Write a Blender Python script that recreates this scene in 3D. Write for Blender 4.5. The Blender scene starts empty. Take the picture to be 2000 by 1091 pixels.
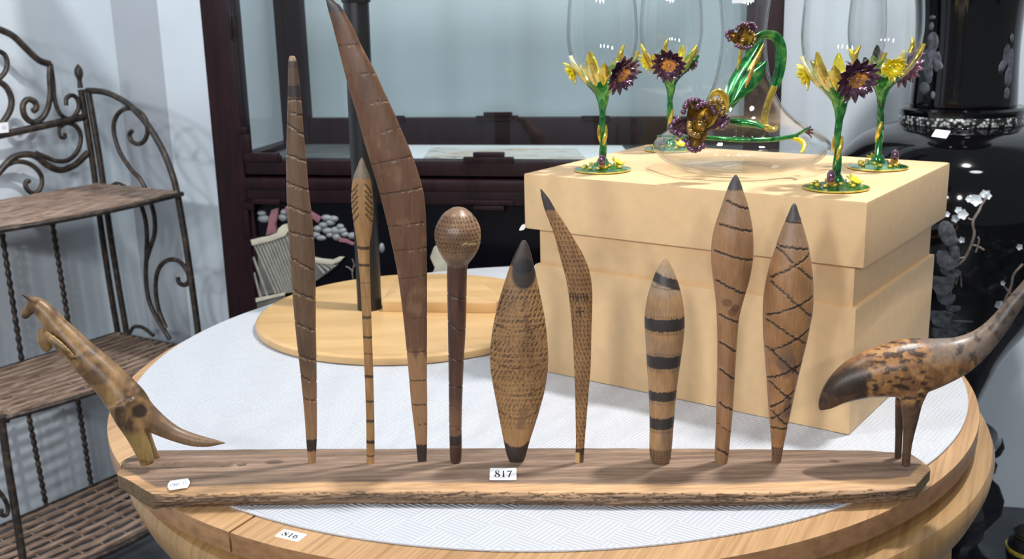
import bpy, bmesh, math, random
import numpy as np
from mathutils import Vector, Matrix

random.seed(7)
rng = np.random.default_rng(7)
SC = bpy.context.scene
COL = SC.collection
PI = math.pi

# ------------------------------------------------------------------ camera
F_PX, PITCH, ROLL, EYE = 2098.0454, 0.2482511, -0.0254062, 1.26
_cp, _sp, _cr, _sr = math.cos(PITCH), math.sin(PITCH), math.cos(ROLL), math.sin(ROLL)
FW = Vector((0, _cp, -_sp)); _rt = Vector((1, 0, 0)); _up = Vector((0, _sp, _cp))
RT = _cr * _rt + _sr * _up
UP = -_sr * _rt + _cr * _up
CAMLOC = Vector((0, 0, EYE))
cam_data = bpy.data.cameras.new('camera'); cam = bpy.data.objects.new('camera', cam_data); COL.objects.link(cam)
cam_data.sensor_width = 36; cam_data.lens = F_PX * 36 / 2000; cam_data.clip_start = 0.05
cam_data.dof.use_dof = True; cam_data.dof.focus_distance = 1.13; cam_data.dof.aperture_fstop = 12.0
_m = Matrix((RT, UP, -FW)).transposed().to_4x4(); _m.translation = CAMLOC
cam.matrix_world = _m
SC.camera = cam

# ------------------------------------------------------------------ world, lights, exposure
SC.view_settings.view_transform = 'Standard'; SC.view_settings.look = 'None'
SC.view_settings.exposure = 0.0; SC.view_settings.gamma = 1.0; SC.view_settings.use_curve_mapping = False
world = bpy.data.worlds.new('hall'); SC.world = world; world.use_nodes = True
bg = world.node_tree.nodes['Background']; bg.inputs[0].default_value = (0.86, 0.92, 1.0, 1); bg.inputs[1].default_value = 0.26

def area(name, loc, target, size, power, color=(1, 1, 1), shape='DISK'):
    d = bpy.data.lights.new(name, 'AREA'); d.shape = shape; d.size = size; d.energy = power; d.color = color
    o = bpy.data.objects.new(name, d); COL.objects.link(o); o.location = loc
    o.rotation_euler = (Vector(target) - Vector(loc)).to_track_quat('-Z', 'Y').to_euler()
    return o
area('ceiling_spot', (0.82, 1.40, 3.0), (0.05, 1.25, 0.75), 0.14, 60, (1, 0.985, 0.965))
for _x, _y, _z in ((-2.3, -1.3, 2.3), (-1.5, -2.0, 2.3), (-0.7, -2.5, 2.3), (0.1, -2.6, 2.3)):      # track lamps across the hall
    area('track_lamp', (_x, _y, _z), (0.0, 1.7, 0.9), 0.22, 27, (0.95, 0.975, 1))
area('ceiling_panel', (-0.6, 1.0, 3.0), (-1.2, 2.8, 0.7), 0.3, 20, (0.97, 0.985, 1))
area('ceiling_panel', (0.9, 0.6, 3.0), (1.0, 2.5, 1.3), 0.4, 9, (0.97, 0.985, 1))

# ------------------------------------------------------------------ pixel rays to points in the room
def ray(px, py):
    return (FW + RT * ((px - 1000) / F_PX) - UP * ((py - 545.5) / F_PX))
def on_z(px, py, z):
    d = ray(px, py); return CAMLOC + d * ((z - EYE) / d.z)
def on_y(px, py, y):
    d = ray(px, py); return CAMLOC + d * (y / d.y)
def on_plane(px, py, p0, n):
    d = ray(px, py); return CAMLOC + d * ((Vector(p0) - CAMLOC).dot(n) / d.dot(n))
def project(P):
    P = np.asarray(P, float) - np.array(CAMLOC)
    d = P @ np.array(FW)
    return 1000 + F_PX * (P @ np.array(RT)) / d, 545.5 - F_PX * (P @ np.array(UP)) / d

# ------------------------------------------------------------------ colours and materials
def lin(c):
    c = np.asarray(c, float) / 255.0
    return np.where(c <= 0.04045, c / 12.92, ((c + 0.055) / 1.055) ** 2.4)
def rgba(c):
    return tuple(lin(c)) + (1.0,)

class NT:
    def __init__(s, name):
        s.m = bpy.data.materials.new(name); s.m.use_nodes = True; s.t = s.m.node_tree
        s.b = s.t.nodes['Principled BSDF']; s.out = s.t.nodes['Material Output']
    def n(s, kind, **kw):
        x = s.t.nodes.new(kind)
        for k, v in kw.items():
            if k.startswith('i_'):
                key = k[2:]; key = int(key) if key.isdigit() else key
                x.inputs[key].default_value = v
            else: setattr(x, k, v)
        return x
    def l(s, a, b): s.t.links.new(a, b)
    def coords(s, scale=(1, 1, 1), rot=(0, 0, 0), kind='Object'):
        tc = s.n('ShaderNodeTexCoord'); v = tc.outputs[kind]
        for key, val, idle in (('Rotation', rot, (0, 0, 0)), ('Scale', scale, (1, 1, 1))):   # turn first, then stretch
            if tuple(val) != idle:
                mp = s.n('ShaderNodeMapping'); mp.inputs[key].default_value = val; s.l(v, mp.inputs[0]); v = mp.outputs[0]
        return v
    def noise(s, vec, scale=5, detail=4, rough=0.55, dist=0.0):
        x = s.n('ShaderNodeTexNoise'); x.inputs['Scale'].default_value = scale; x.inputs['Detail'].default_value = detail
        x.inputs['Roughness'].default_value = rough; x.inputs['Distortion'].default_value = dist
        s.l(vec, x.inputs['Vector']); return x.outputs['Fac']
    def ramp(s, fac, stops):
        r = s.n('ShaderNodeValToRGB'); e = r.color_ramp.elements
        e[0].position, e[0].color = stops[0][0], rgba(stops[0][1]); e[1].position, e[1].color = stops[-1][0], rgba(stops[-1][1])
        for p, c in stops[1:-1]:
            q = e.new(p); q.color = rgba(c)
        s.l(fac, r.inputs[0]); return r.outputs[0]
    def bump(s, h, strength=0.3, dist=0.002):
        b = s.n('ShaderNodeBump'); b.inputs['Strength'].default_value = strength; b.inputs['Distance'].default_value = dist
        s.l(h, b.inputs['Height']); s.l(b.outputs[0], s.b.inputs['Normal'])
    def mixc(s, a, b, f, mode='MIX'):
        x = s.n('ShaderNodeMix', data_type='RGBA', blend_type=mode)
        for v, i in ((f, 0), (a, 6), (b, 7)):
            if hasattr(v, 'links'): s.l(v, x.inputs[i])
            else: x.inputs[i].default_value = v
        return x.outputs[2]
    def math(s, op, a, b=None):
        x = s.n('ShaderNodeMath', operation=op)
        for v, i in ((a, 0), (b, 1)):
            if v is None: continue
            if hasattr(v, 'links'): s.l(v, x.inputs[i])
            else: x.inputs[i].default_value = v
        return x.outputs[0]

def plain(name, c, rough=0.5, metal=0.0, var=0.12, scale=25, bump=0.0, coat=0.0, spec=0.5):
    t = NT(name); v = t.coords(); f = t.noise(v, scale)
    c = np.asarray(c, float)
    t.l(t.ramp(f, [(0.25, np.clip(c * (1 - var), 0, 255)), (0.75, np.clip(c * (1 + var), 0, 255))]), t.b.inputs['Base Color'])
    t.b.inputs['Roughness'].default_value = rough; t.b.inputs['Metallic'].default_value = metal
    t.b.inputs['Coat Weight'].default_value = coat; t.b.inputs['Specular IOR Level'].default_value = spec
    if bump: t.bump(f, bump)
    return t.m

def glass(name, tint=(0.97, 0.985, 0.98), ior=1.45, gain=1.0):
    t = NT(name); t.t.nodes.remove(t.b)
    tr = t.n('ShaderNodeBsdfTransparent'); tr.inputs[0].default_value = (*tint, 1)
    gl = t.n('ShaderNodeBsdfGlossy'); gl.inputs['Roughness'].default_value = 0.01
    lw = t.n('ShaderNodeLayerWeight'); lw.inputs['Blend'].default_value = 0.5
    r0 = ((ior - 1) / (ior + 1)) ** 2 * gain
    f = t.math('ADD', t.math('MULTIPLY', t.math('POWER', lw.outputs['Facing'], 5.0), 1 - r0), r0)
    mx = t.n('ShaderNodeMixShader'); t.l(f, mx.inputs[0]); t.l(tr.outputs[0], mx.inputs[1]); t.l(gl.outputs[0], mx.inputs[2]); t.l(mx.outputs[0], t.out.inputs[0])
    return t.m

def painted(name, rough=0.5, grain=(90, 90, 14), amt=0.35, bump=0.15, spec=0.4, sat=0.88):
    """colour from the carved mesh's own attribute, with wood grain over it"""
    t = NT(name); at = t.n('ShaderNodeVertexColor', layer_name='Col')
    f = t.noise(t.coords(grain), 3.0, 5)
    g = t.ramp(f, [(0.25, (255 * (1 - amt),) * 3), (0.7, (255, 255, 255))])
    hs = t.n('ShaderNodeHueSaturation'); hs.inputs['Saturation'].default_value = sat; t.l(t.mixc(at.outputs[0], g, 1.0, 'MULTIPLY'), hs.inputs['Color']); t.l(hs.outputs[0], t.b.inputs['Base Color'])
    t.b.inputs['Roughness'].default_value = rough; t.b.inputs['Specular IOR Level'].default_value = spec
    t.bump(f, bump, 0.001)
    return t.m

def oak(name, angle, base=(190, 152, 110), dark=(158, 119, 78), rough=0.4, scale=(2.5, 110, 2.5)):
    t = NT(name); v = t.coords(scale, (0, 0, -angle)); f = t.noise(v, 1.6, 5, 0.6, 0.4)
    f2 = t.noise(t.coords((1.5, 9, 1.5), (0, 0, -angle)), 1.2, 3)
    c = t.ramp(f, [(0.3, dark), (0.55, base), (0.8, np.clip(np.array(base) * 1.06, 0, 255))])
    c2 = t.ramp(f2, [(0.3, (225, 220, 214)), (0.7, (255, 255, 255))])
    t.l(t.mixc(c, c2, 1.0, 'MULTIPLY'), t.b.inputs['Base Color']); t.b.inputs['Roughness'].default_value = rough
    t.bump(f, 0.12, 0.001)
    return t.m

# ------------------------------------------------------------------ object helpers
def tag(o, label=None, cat=None, group=None, kind=None):
    for k, v in (('label', label), ('category', cat), ('group', group), ('kind', kind)):
        if v: o[k] = v
    return o
def thing(name, label, cat, loc=(0, 0, 0), rz=0.0, group=None):
    o = bpy.data.objects.new(name, None); COL.objects.link(o); o.location = loc; o.rotation_euler = (0, 0, rz)
    o.empty_display_size = 0.05
    return tag(o, label, cat, group)
def link(name, me, mat, parent=None, local=False, smooth=True):
    """link a mesh; world-space vertices unless local; a parented mesh keeps its parent's frame"""
    o = bpy.data.objects.new(name, me); COL.objects.link(o)
    if mat: me.materials.append(mat)
    if smooth: me.polygons.foreach_set('use_smooth', [True] * len(me.polygons))
    if parent is not None:
        o.parent = parent
        if not local:
            root = parent
            while root.parent: root = root.parent
            if parent is root: o.matrix_parent_inverse = root.matrix_basis.inverted()
    return o
def from_bm(bm, name, mat, parent=None, local=False, smooth=False, auto=None):
    me = bpy.data.meshes.new(name); bm.normal_update(); bm.to_mesh(me); bm.free()
    o = link(name, me, mat, parent, local, smooth)
    if smooth and auto: 
        me.set_sharp_from_angle(angle=math.radians(auto))
    return o
def settle(o):
    """put a single-mesh thing's origin at the middle of its foot"""
    me = o.data; n = len(me.vertices); co = np.empty(n * 3, np.float32); me.vertices.foreach_get('co', co); co = co.reshape(-1, 3)
    lo, hi = co.min(0), co.max(0); p = np.array([(lo[0] + hi[0]) / 2, (lo[1] + hi[1]) / 2, lo[2]])
    me.vertices.foreach_set('co', (co - p).astype(np.float32).ravel()); o.location = p; return o

def box_bm(bm, lo, hi, M=None):
    lo, hi = Vector(lo), Vector(hi)
    v = [Vector((x, y, z)) for x in (lo.x, hi.x) for y in (lo.y, hi.y) for z in (lo.z, hi.z)]
    vs = [bm.verts.new(M @ p if M else p) for p in v]
    for f in ((0, 1, 3, 2), (4, 6, 7, 5), (0, 4, 5, 1), (2, 3, 7, 6), (0, 2, 6, 4), (1, 5, 7, 3)):
        bm.faces.new([vs[i] for i in f])
    return vs
def boxes(name, mat, parent, lst, bevel=0.0, M=None, local=False):
    bm = bmesh.new()
    for lo, hi in lst: box_bm(bm, lo, hi, M)
    bmesh.ops.recalc_face_normals(bm, faces=bm.faces)
    if bevel: bmesh.ops.bevel(bm, geom=list(bm.edges), offset=bevel, segments=2, affect='EDGES', profile=0.7)
    return from_bm(bm, name, mat, parent, local, smooth=bool(bevel), auto=40)
def prism(name, mat, parent, poly, z0, z1, bevel=0.0, M=None, local=False, smooth=False):
    """polygon (x, y) extruded from z0 to z1"""
    bm = bmesh.new(); T = (lambda p: M @ p) if M else (lambda p: p)
    a = [bm.verts.new(T(Vector((x, y, z0)))) for x, y in poly]; b = [bm.verts.new(T(Vector((x, y, z1)))) for x, y in poly]
    n = len(poly); bm.faces.new(a); bm.faces.new(b)
    for i in range(n): bm.faces.new((a[i], a[(i + 1) % n], b[(i + 1) % n], b[i]))
    bmesh.ops.recalc_face_normals(bm, faces=bm.faces)
    if bevel:
        es = [e for e in bm.edges if len(e.link_faces) == 2 and e.calc_face_angle() > 0.7]
        bmesh.ops.bevel(bm, geom=es, offset=bevel, segments=2, affect='EDGES', profile=0.7)
    return from_bm(bm, name, mat, parent, local, smooth or bool(bevel), auto=35)
def catmull(pts, n):
    P = np.asarray(pts, float); k = len(P)
    d = np.r_[0, np.cumsum(np.sqrt((np.diff(P, axis=0) ** 2).sum(1)) ** 0.5 + 1e-9)]
    q = np.linspace(0, d[-1], n); out = np.empty((n, P.shape[1]))
    m = np.empty_like(P)
    for i in range(k):
        a, b = max(i - 1, 0), min(i + 1, k - 1); m[i] = (P[b] - P[a]) / (d[b] - d[a])
    idx = np.clip(np.searchsorted(d, q, 'right') - 1, 0, k - 2); h = (d[idx + 1] - d[idx]); t = ((q - d[idx]) / h)[:, None]; h = h[:, None]
    return (2 * t**3 - 3 * t**2 + 1) * P[idx] + (t**3 - 2 * t**2 + t) * h * m[idx] + (-2 * t**3 + 3 * t**2) * P[idx + 1] + (t**3 - t**2) * h * m[idx + 1]
def tube_bm(bm, pts, r, seg=8, smooth_n=0, flat=None, cap=True, up=None):
    """tube along pts; r scalar or list; flat squashes the section (w, h factors)"""
    P = [Vector(p) for p in pts]; R = list(r) if hasattr(r, '__len__') else [r] * len(P)
    if smooth_n:
        X = catmull([(*p, q) for p, q in zip(P, R)], smooth_n); P = [Vector(x[:3]) for x in X]; R = [max(x[3], 1e-5) for x in X]
    n = len(P); rings = []; nrm = None
    for i in range(n):
        t = (P[min(i + 1, n - 1)] - P[max(i - 1, 0)]); t = t.normalized() if t.length > 1e-9 else Vector((0, 0, 1))
        if up is not None: nrm = (Vector(up) - t * t.dot(Vector(up))).normalized()
        elif nrm is None: nrm = t.orthogonal().normalized()
        else:
            nrm = nrm - t * nrm.dot(t); nrm = nrm.normalized() if nrm.length > 1e-9 else t.orthogonal().normalized()
        b = t.cross(nrm); fw, fh = flat or (1, 1)
        rings.append([bm.verts.new(P[i] + nrm * (R[i] * fw * math.cos(2 * PI * k / seg)) + b * (R[i] * fh * math.sin(2 * PI * k / seg))) for k in range(seg)])
    for i in range(n - 1):
        for k in range(seg):
            bm.faces.new((rings[i][k], rings[i][(k + 1) % seg], rings[i + 1][(k + 1) % seg], rings[i + 1][k]))
    if cap:
        bm.faces.new(rings[0][::-1]); bm.faces.new(rings[-1])
    return rings
def tube(name, mat, parent, pts, r, seg=8, smooth_n=0, flat=None, local=False, up=None):
    bm = bmesh.new(); tube_bm(bm, pts, r, seg, smooth_n, flat, True, up)
    bmesh.ops.recalc_face_normals(bm, faces=bm.faces)
    return from_bm(bm, name, mat, parent, local, True, auto=50)
def lathe_bm(bm, prof, seg=48, c=(0, 0, 0), closed=False):
    c = Vector(c); rings = []
    for r, z in prof:
        if r < 1e-6: rings.append([bm.verts.new(c + Vector((0, 0, z)))])
        else: rings.append([bm.verts.new(c + Vector((r * math.cos(2 * PI * k / seg), r * math.sin(2 * PI * k / seg), z))) for k in range(seg)])
    pairs = list(zip(rings, rings[1:])) + ([(rings[-1], rings[0])] if closed else [])
    for a, b in pairs:
        for k in range(seg):
            j = (k + 1) % seg
            if len(a) == 1 and len(b) == 1: continue
            if len(a) == 1: bm.faces.new((a[0], b[k], b[j]))
            elif len(b) == 1: bm.faces.new((a[k], a[j], b[0]))
            else: bm.faces.new((a[k], a[j], b[j], b[k]))
    bmesh.ops.recalc_face_normals(bm, faces=bm.faces)
def lathe(name, mat, parent, prof, seg=48, c=(0, 0, 0), local=False, n=0, closed=False, auto=40):
    if n: prof = [tuple(p) for p in catmull(prof, n)]
    prof = [(max(r, 0), z) for r, z in prof]
    bm = bmesh.new(); lathe_bm(bm, prof, seg, c, closed)
    return from_bm(bm, name, mat, parent, local, True, auto)
def blob_bm(bm, c, rad, M=None, u=12, v=8):
    T = Matrix.Translation(Vector(c)) @ (M.to_4x4() if M else Matrix()) @ Matrix.Diagonal((*rad, 1))
    bmesh.ops.create_uvsphere(bm, u_segments=u, v_segments=v, radius=1, matrix=T)
def petal_bm(bm, o, d, nrm, L, W, curl=0.0, cup=0.0, th=0.0008, ns=7, nt=5, pw=0.8, tip=0.0):
    """a thick leaf or petal: from o along d, bending towards nrm"""
    o, d, nrm = Vector(o), Vector(d).normalized(), Vector(nrm); nrm = (nrm - d * nrm.dot(d)).normalized(); s = d.cross(nrm)
    g = [[], []]
    for lay in (0, 1):
        for i in range(ns + 1):
            t = i / ns; w = W * (math.sin(PI * min(max(t, 0.03), 0.985) ** pw) ** 0.75) * 0.5; row = []
            for j in range(nt):
                q = j / (nt - 1) * 2 - 1
                p = o + d * (L * t * (1 - 0.15 * abs(curl / max(L, 1e-6)) * t)) + s * (w * q) + nrm * (curl * t * t + cup * W * q * q - (th if lay else 0))
                row.append(bm.verts.new(p))
            g[lay].append(row)
    for i in range(ns):
        for j in range(nt - 1):
            a = g[0]; bm.faces.new((a[i][j], a[i][j + 1], a[i + 1][j + 1], a[i + 1][j]))
            a = g[1]; bm.faces.new((a[i][j], a[i + 1][j], a[i + 1][j + 1], a[i][j + 1]))
    for i in range(ns):
        for j in (0, nt - 1): bm.faces.new((g[0][i][j], g[0][i + 1][j], g[1][i + 1][j], g[1][i][j]))
    for j in range(nt - 1):
        for i in (0, ns): bm.faces.new((g[0][i][j], g[0][i][j + 1], g[1][i][j + 1], g[1][i][j]))
def done(bm, name, mat, parent, local=False, auto=60):
    bmesh.ops.recalc_face_normals(bm, faces=bm.faces)
    return from_bm(bm, name, mat, parent, local, True, auto)
def copy_tree(o, parent=None):
    c = o.copy(); COL.objects.link(c)
    if parent is not None: c.parent = parent
    for ch in list(o.children): copy_tree(ch, c)
    return c

def vnoise(x, y, seed=0):
    """smooth value noise on arrays"""
    x = np.asarray(x, float); y = np.asarray(y, float); xi = np.floor(x).astype(np.int64); yi = np.floor(y).astype(np.int64)
    def h(a, b):
        n = (a * 374761393 + b * 668265263 + seed * 974711) & 0xffffffff
        n = ((n ^ (n >> 13)) * 1274126177) & 0xffffffff
        return ((n ^ (n >> 16)) & 0xffff) / 65535.0
    fx, fy = x - xi, y - yi; fx = fx * fx * (3 - 2 * fx); fy = fy * fy * (3 - 2 * fy)
    return (h(xi, yi) * (1 - fx) + h(xi + 1, yi) * fx) * (1 - fy) + (h(xi, yi + 1) * (1 - fx) + h(xi + 1, yi + 1) * fx) * fy
def fbm(x, y, seed=0, o=3):
    return sum(vnoise(x * 2**i, y * 2**i, seed + i) / 2**(i + 1) for i in range(o)) / (1 - 0.5**o)

# ------------------------------------------------------------------ materials
M_WALL = plain('painted_wall', (205, 214, 222), 0.75, var=0.03, scale=3, bump=0.02)
M_STONE = NT('slate_floor')
_f = M_STONE.noise(M_STONE.coords(), 4, 6, 0.6, 0.8)
M_STONE.l(M_STONE.ramp(_f, [(0.3, (44, 48, 54)), (0.5, (72, 77, 84)), (0.6, (92, 97, 104)), (0.68, (172, 176, 180)), (0.8, (84, 88, 94))]), M_STONE.b.inputs['Base Color'])
M_STONE.b.inputs['Roughness'].default_value = 0.35; M_STONE = M_STONE.m
GRAIN = math.radians(63)
M_OAK = oak('oak_top', GRAIN)
M_OAK_EDGE = oak('oak_apron', GRAIN, (172, 136, 88), (146, 110, 68))
M_OAK_SIDE = oak('oak_rim_edge', GRAIN, (164, 122, 84), (140, 102, 68), 0.42, (30, 30, 60))
M_PALEWOOD = oak('pale_board_wood', 0.0, (210, 174, 122), (196, 158, 106), 0.35, (2, 14, 2))
M_YELLOW = plain('yellow_card', (219, 183, 136), 0.55, var=0.025, scale=60)
M_REDWOOD = NT('dark_rosewood')
_f = M_REDWOOD.noise(M_REDWOOD.coords((30, 30, 4)), 2, 4)
M_REDWOOD.l(M_REDWOOD.ramp(_f, [(0.3, (20, 9, 13)), (0.7, (38, 16, 22))]), M_REDWOOD.b.inputs['Base Color']); M_REDWOOD.b.inputs['Roughness'].default_value = 0.38; M_REDWOOD.b.inputs['Specular IOR Level'].default_value = 0.2; M_REDWOOD = M_REDWOOD.m
M_BLACKLAC = plain('black_lacquer', (10, 10, 16), 0.10, var=0.15, scale=8, coat=0.5)
M_VASE = plain('black_glaze', (6, 6, 8), 0.06, var=0.1, scale=8, spec=0.45)
M_PANEL = plain('panel_lacquer', (6, 6, 13), 0.25, var=0.2, scale=20, spec=0.15)
M_BLACKPOLE = plain('black_metal', (18, 18, 20), 0.35, var=0.2, scale=30)
M_IRON = NT('bronzed_iron')
_f = M_IRON.noise(M_IRON.coords(), 60, 4)
M_IRON.l(M_IRON.ramp(_f, [(0.3, (40, 38, 38)), (0.55, (66, 58, 52)), (0.75, (104, 88, 74))]), M_IRON.b.inputs['Base Color']); M_IRON.b.inputs['Metallic'].default_value = 0.35; M_IRON.b.inputs['Roughness'].default_value = 0.42; M_IRON.bump(_f, 0.2); M_IRON = M_IRON.m
M_RATTAN = NT('woven_rattan')
_f = M_RATTAN.noise(M_RATTAN.coords((14, 150, 120), (0, 0, -0.9897)), 1.0, 4)
M_RATTAN.l(M_RATTAN.ramp(_f, [(0.3, (88, 70, 60)), (0.5, (138, 114, 98)), (0.72, (176, 154, 138))]), M_RATTAN.b.inputs['Base Color']); M_RATTAN.b.inputs['Roughness'].default_value = 0.5; M_RATTAN.bump(_f, 0.4, 0.002); M_RATTAN = M_RATTAN.m
M_GLASS = glass('clear_glass', (0.985, 0.99, 0.99), 1.45)
M_PANE = glass('cabinet_glass', (0.93, 0.95, 0.95), 1.5, 1.0)
def enamel_mix(name, stops, rough=0.16, metal=0.5, scale=60):
    t = NT(name); t.l(t.ramp(t.noise(t.coords(), scale, 3, .6, .6), stops), t.b.inputs['Base Color']); t.b.inputs['Roughness'].default_value = rough
    t.b.inputs['Metallic'].default_value = metal; t.b.inputs['Coat Weight'].default_value = .6; return t.m
M_GREEN = enamel_mix('green_enamel', [(.3, (14, 62, 34)), (.5, (34, 122, 58)), (.64, (84, 160, 74)), (.75, (176, 190, 96))])
M_LIME = enamel_mix('lime_enamel', [(.3, (48, 112, 50)), (.48, (128, 170, 78)), (.62, (206, 204, 120)), (.75, (232, 222, 160))])
M_CREAM = enamel_mix('cream_enamel', [(.3, (190, 170, 84)), (.5, (222, 208, 132)), (.7, (240, 232, 184))], .16, .3)
M_GOLD = plain('gold_enamel', (214, 176, 70), 0.18, 0.6, var=0.3, scale=80, coat=0.5)
M_YEL = plain('yellow_enamel', (232, 200, 40), 0.2, 0.2, var=0.2, scale=90, coat=0.6)
M_ORANGE = plain('amber_enamel', (186, 132, 62), 0.2, 0.3, var=0.25, scale=120, coat=0.6)
M_PURPLE = plain('purple_enamel', (88, 60, 80), 0.16, 0.5, var=0.5, scale=150, coat=0.7)
M_LILAC = plain('lilac_enamel', (142, 112, 170), 0.2, 0.3, var=0.25, scale=120, coat=0.6)
M_BRONZE = plain('amber_petal', (120, 92, 44), 0.2, 0.55, var=0.45, scale=120, coat=0.6)
M_PAPER = plain('white_paper', (240, 240, 244), 0.6, var=0.01)
M_INK = plain('black_ink', (22, 30, 38), 0.6, var=0.02)
M_BLUEINK = plain('faded_blue_ink', (120, 126, 160), 0.6, var=0.02)
M_PEARL = plain('mother_of_pearl', (150, 156, 164), 0.22, 0.1, var=0.4, scale=70, coat=0.4)
M_PEARLDARK = plain('dim_pearl', (62, 64, 70), 0.35, 0.1, var=0.6, scale=90)
M_BLOSSOM = plain('white_shell', (222, 228, 232), 0.35, var=0.08, scale=60)
M_TWIG = plain('brown_shell', (112, 100, 92), 0.4, var=0.3, scale=60)
M_CREAMSTONE = plain('cream_soapstone', (182, 176, 158), 0.5, var=0.1, scale=30)
M_GREYSTONE = plain('grey_soapstone', (128, 126, 118), 0.55, var=0.12, scale=40)
M_GREYDARK = plain('shadowed_soapstone', (92, 92, 88), 0.6, var=0.12, scale=40)
M_PINKSTONE = plain('rose_soapstone', (128, 84, 92), 0.5, var=0.15, scale=40)
M_CLOUDSTONE = plain('pale_soapstone', (122, 126, 129), 0.45, var=0.1, scale=40)
M_FARBACK = plain('cabinet_lining', (176, 190, 196), 0.6, var=0.05, scale=2)
M_WOOD_CARVE = painted('burnt_carved_wood', 0.46, (160, 160, 20), 0.14, sat=1.0)
M_WOOD_DARK = painted('dark_carved_wood', 0.36, (170, 170, 16), 0.15, sat=0.95)
M_BOARD = painted('bark_edged_wood', 0.62, (10, 120, 60), 0.26, 0.3, sat=0.92)

# mat: embossed diagonal ribs in diamonds
_t = NT('embossed_mat')
_v = _t.coords((1, 1, 1), (0, 0, math.radians(38)))
_ck = _t.n('ShaderNodeTexChecker'); _ck.inputs['Scale'].default_value = 26; _t.l(_v, _ck.inputs[0])
_w1 = _t.n('ShaderNodeTexWave', bands_direction='X'); _w1.inputs['Scale'].default_value = 62; _t.l(_v, _w1.inputs[0])
_w2 = _t.n('ShaderNodeTexWave', bands_direction='Y'); _w2.inputs['Scale'].default_value = 62; _t.l(_v, _w2.inputs[0])
_mx = _t.n('ShaderNodeMix', data_type='FLOAT'); _t.l(_ck.outputs['Fac'], _mx.inputs[0]); _t.l(_w1.outputs['Fac'], _mx.inputs[2]); _t.l(_w2.outputs['Fac'], _mx.inputs[3])
_t.bump(_mx.outputs[0], 0.6, 0.0012)
_t.b.inputs['Base Color'].default_value = rgba((186, 189, 195)); _t.b.inputs['Roughness'].default_value = 0.5
M_MAT = _t.m

# ------------------------------------------------------------------ room
CORNER = Vector((-1.06, 3.02, 0)); BD = Vector((math.cos(math.radians(-12.5)), math.sin(math.radians(-12.5)), 0))
U = Vector((0.549, 0.836, 0)).normalized(); W = Vector((U.y, -U.x, 0))
def wall(name, a, b, h, th, side):
    d = (b - a).normalized(); n = Vector((-d.y, d.x, 0)) * side
    bm = bmesh.new(); P = [a, b, b + n * th, a + n * th]
    lo = [bm.verts.new(p) for p in P]; hi = [bm.verts.new(p + Vector((0, 0, h))) for p in P]
    bm.faces.new(lo[::-1]); bm.faces.new(hi)
    for i in range(4): bm.faces.new((lo[i], lo[(i + 1) % 4], hi[(i + 1) % 4], hi[i]))
    bmesh.ops.recalc_face_normals(bm, faces=bm.faces)
    return tag(from_bm(bm, name, M_WALL), kind='structure')
LW0 = Vector((-1.077, 2.79, 0)) - W * 0.075 + U * 0.06
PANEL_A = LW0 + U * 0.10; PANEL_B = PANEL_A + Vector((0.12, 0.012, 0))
wall('wall_left', PANEL_A - U * 3.2, PANEL_A, 3.0, 0.1, 1)
M_WALL_KEEP = M_WALL; M_WALL = plain('corner_strip_grey', (164, 170, 178), 0.75, var=0.03, scale=3)  # narrow upright corner strip, coloured a darker grey than the walls
wall('corner_strip_1', PANEL_A, PANEL_B, 3.0, 0.1, 1); M_WALL = M_WALL_KEEP
wall('wall_back', PANEL_B, PANEL_B + BD * 3.6, 3.0, 0.1, 1)
bm = bmesh.new(); box_bm(bm, (-4, -3, -0.05), (5, 5, 0)); bmesh.ops.recalc_face_normals(bm, faces=bm.faces)
tag(from_bm(bm, 'floor', M_STONE), kind='structure')

# ------------------------------------------------------------------ round table
TC = Vector((0.035, 1.492, 0)); TR, TZ = 0.594, 0.75
table = thing('round_table', 'round pale oak table with a seam across its rim and a deep apron', 'table', (TC.x, TC.y, 0))
sa, sb = on_z(455, 1034, TZ), on_z(505, 1002, TZ); sd = (sb - sa); sd.z = 0; sd.normalize(); sn = Vector((sd.y, -sd.x, 0))
def half_top(sign):
    off = (Vector((sa.x, sa.y, 0)) - TC).dot(sn) + sign * 0.0012; ph0 = math.atan2(sn.y, sn.x); q = math.acos(max(-1, min(1, off / TR)))
    if sign > 0: ang = np.linspace(ph0 - q, ph0 + q, 160)
    else: ang = np.linspace(ph0 + q, ph0 + 2 * PI - q, 60)
    return [(TC.x + TR * math.cos(a), TC.y + TR * math.sin(a)) for a in ang]
for s in (1, -1):
    o = prism('tabletop', M_OAK, table, half_top(s), TZ - 0.024, TZ, 0.002); o.data.materials.append(M_OAK_SIDE)
    for f in o.data.polygons:
        if abs(f.normal.z) < .5: f.material_index = 1
AC = Vector((0.055, 1.492, 0))
lathe('apron', M_OAK_EDGE, table, [(0.44, 0.7255), (0.562, 0.7255), (0.562, 0.708), (0.585, 0.708), (0.594, 0.704), (0.598, 0.694), (0.596, 0.68), (0.586, 0.655), (0.572, 0.632), (0.56, 0.62), (0.44, 0.62)], 160, (AC.x, AC.y, 0), closed=True, auto=30)
for a in (222, 318, 42, 138):
    a = math.radians(a); ex = Vector((math.cos(a), math.sin(a), 0)); ey = Vector((-ex.y, ex.x, 0)); bm = bmesh.new()
    rings = []
    for t in np.linspace(0, 1, 9):
        z = 0.64 * (1 - t); r = 0.535 - 0.05 * t * t + 0.03 * math.sin(PI * t) * 0.5; w = 0.045 - 0.012 * t; th = 0.035 - 0.008 * t
        rings.append([bm.verts.new(AC + ex * (r + i * th) + ey * (j * w) + Vector((0, 0, z))) for i, j in ((-1, -1), (1, -1), (1, 1), (-1, 1))])
    for p, q in zip(rings, rings[1:]):
        for k in range(4): bm.faces.new((p[k], p[(k + 1) % 4], q[(k + 1) % 4], q[k]))
    bm.faces.new(rings[0]); bm.faces.new(rings[-1][::-1]); done(bm, 'leg', M_OAK_EDGE, table, auto=30)

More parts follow.
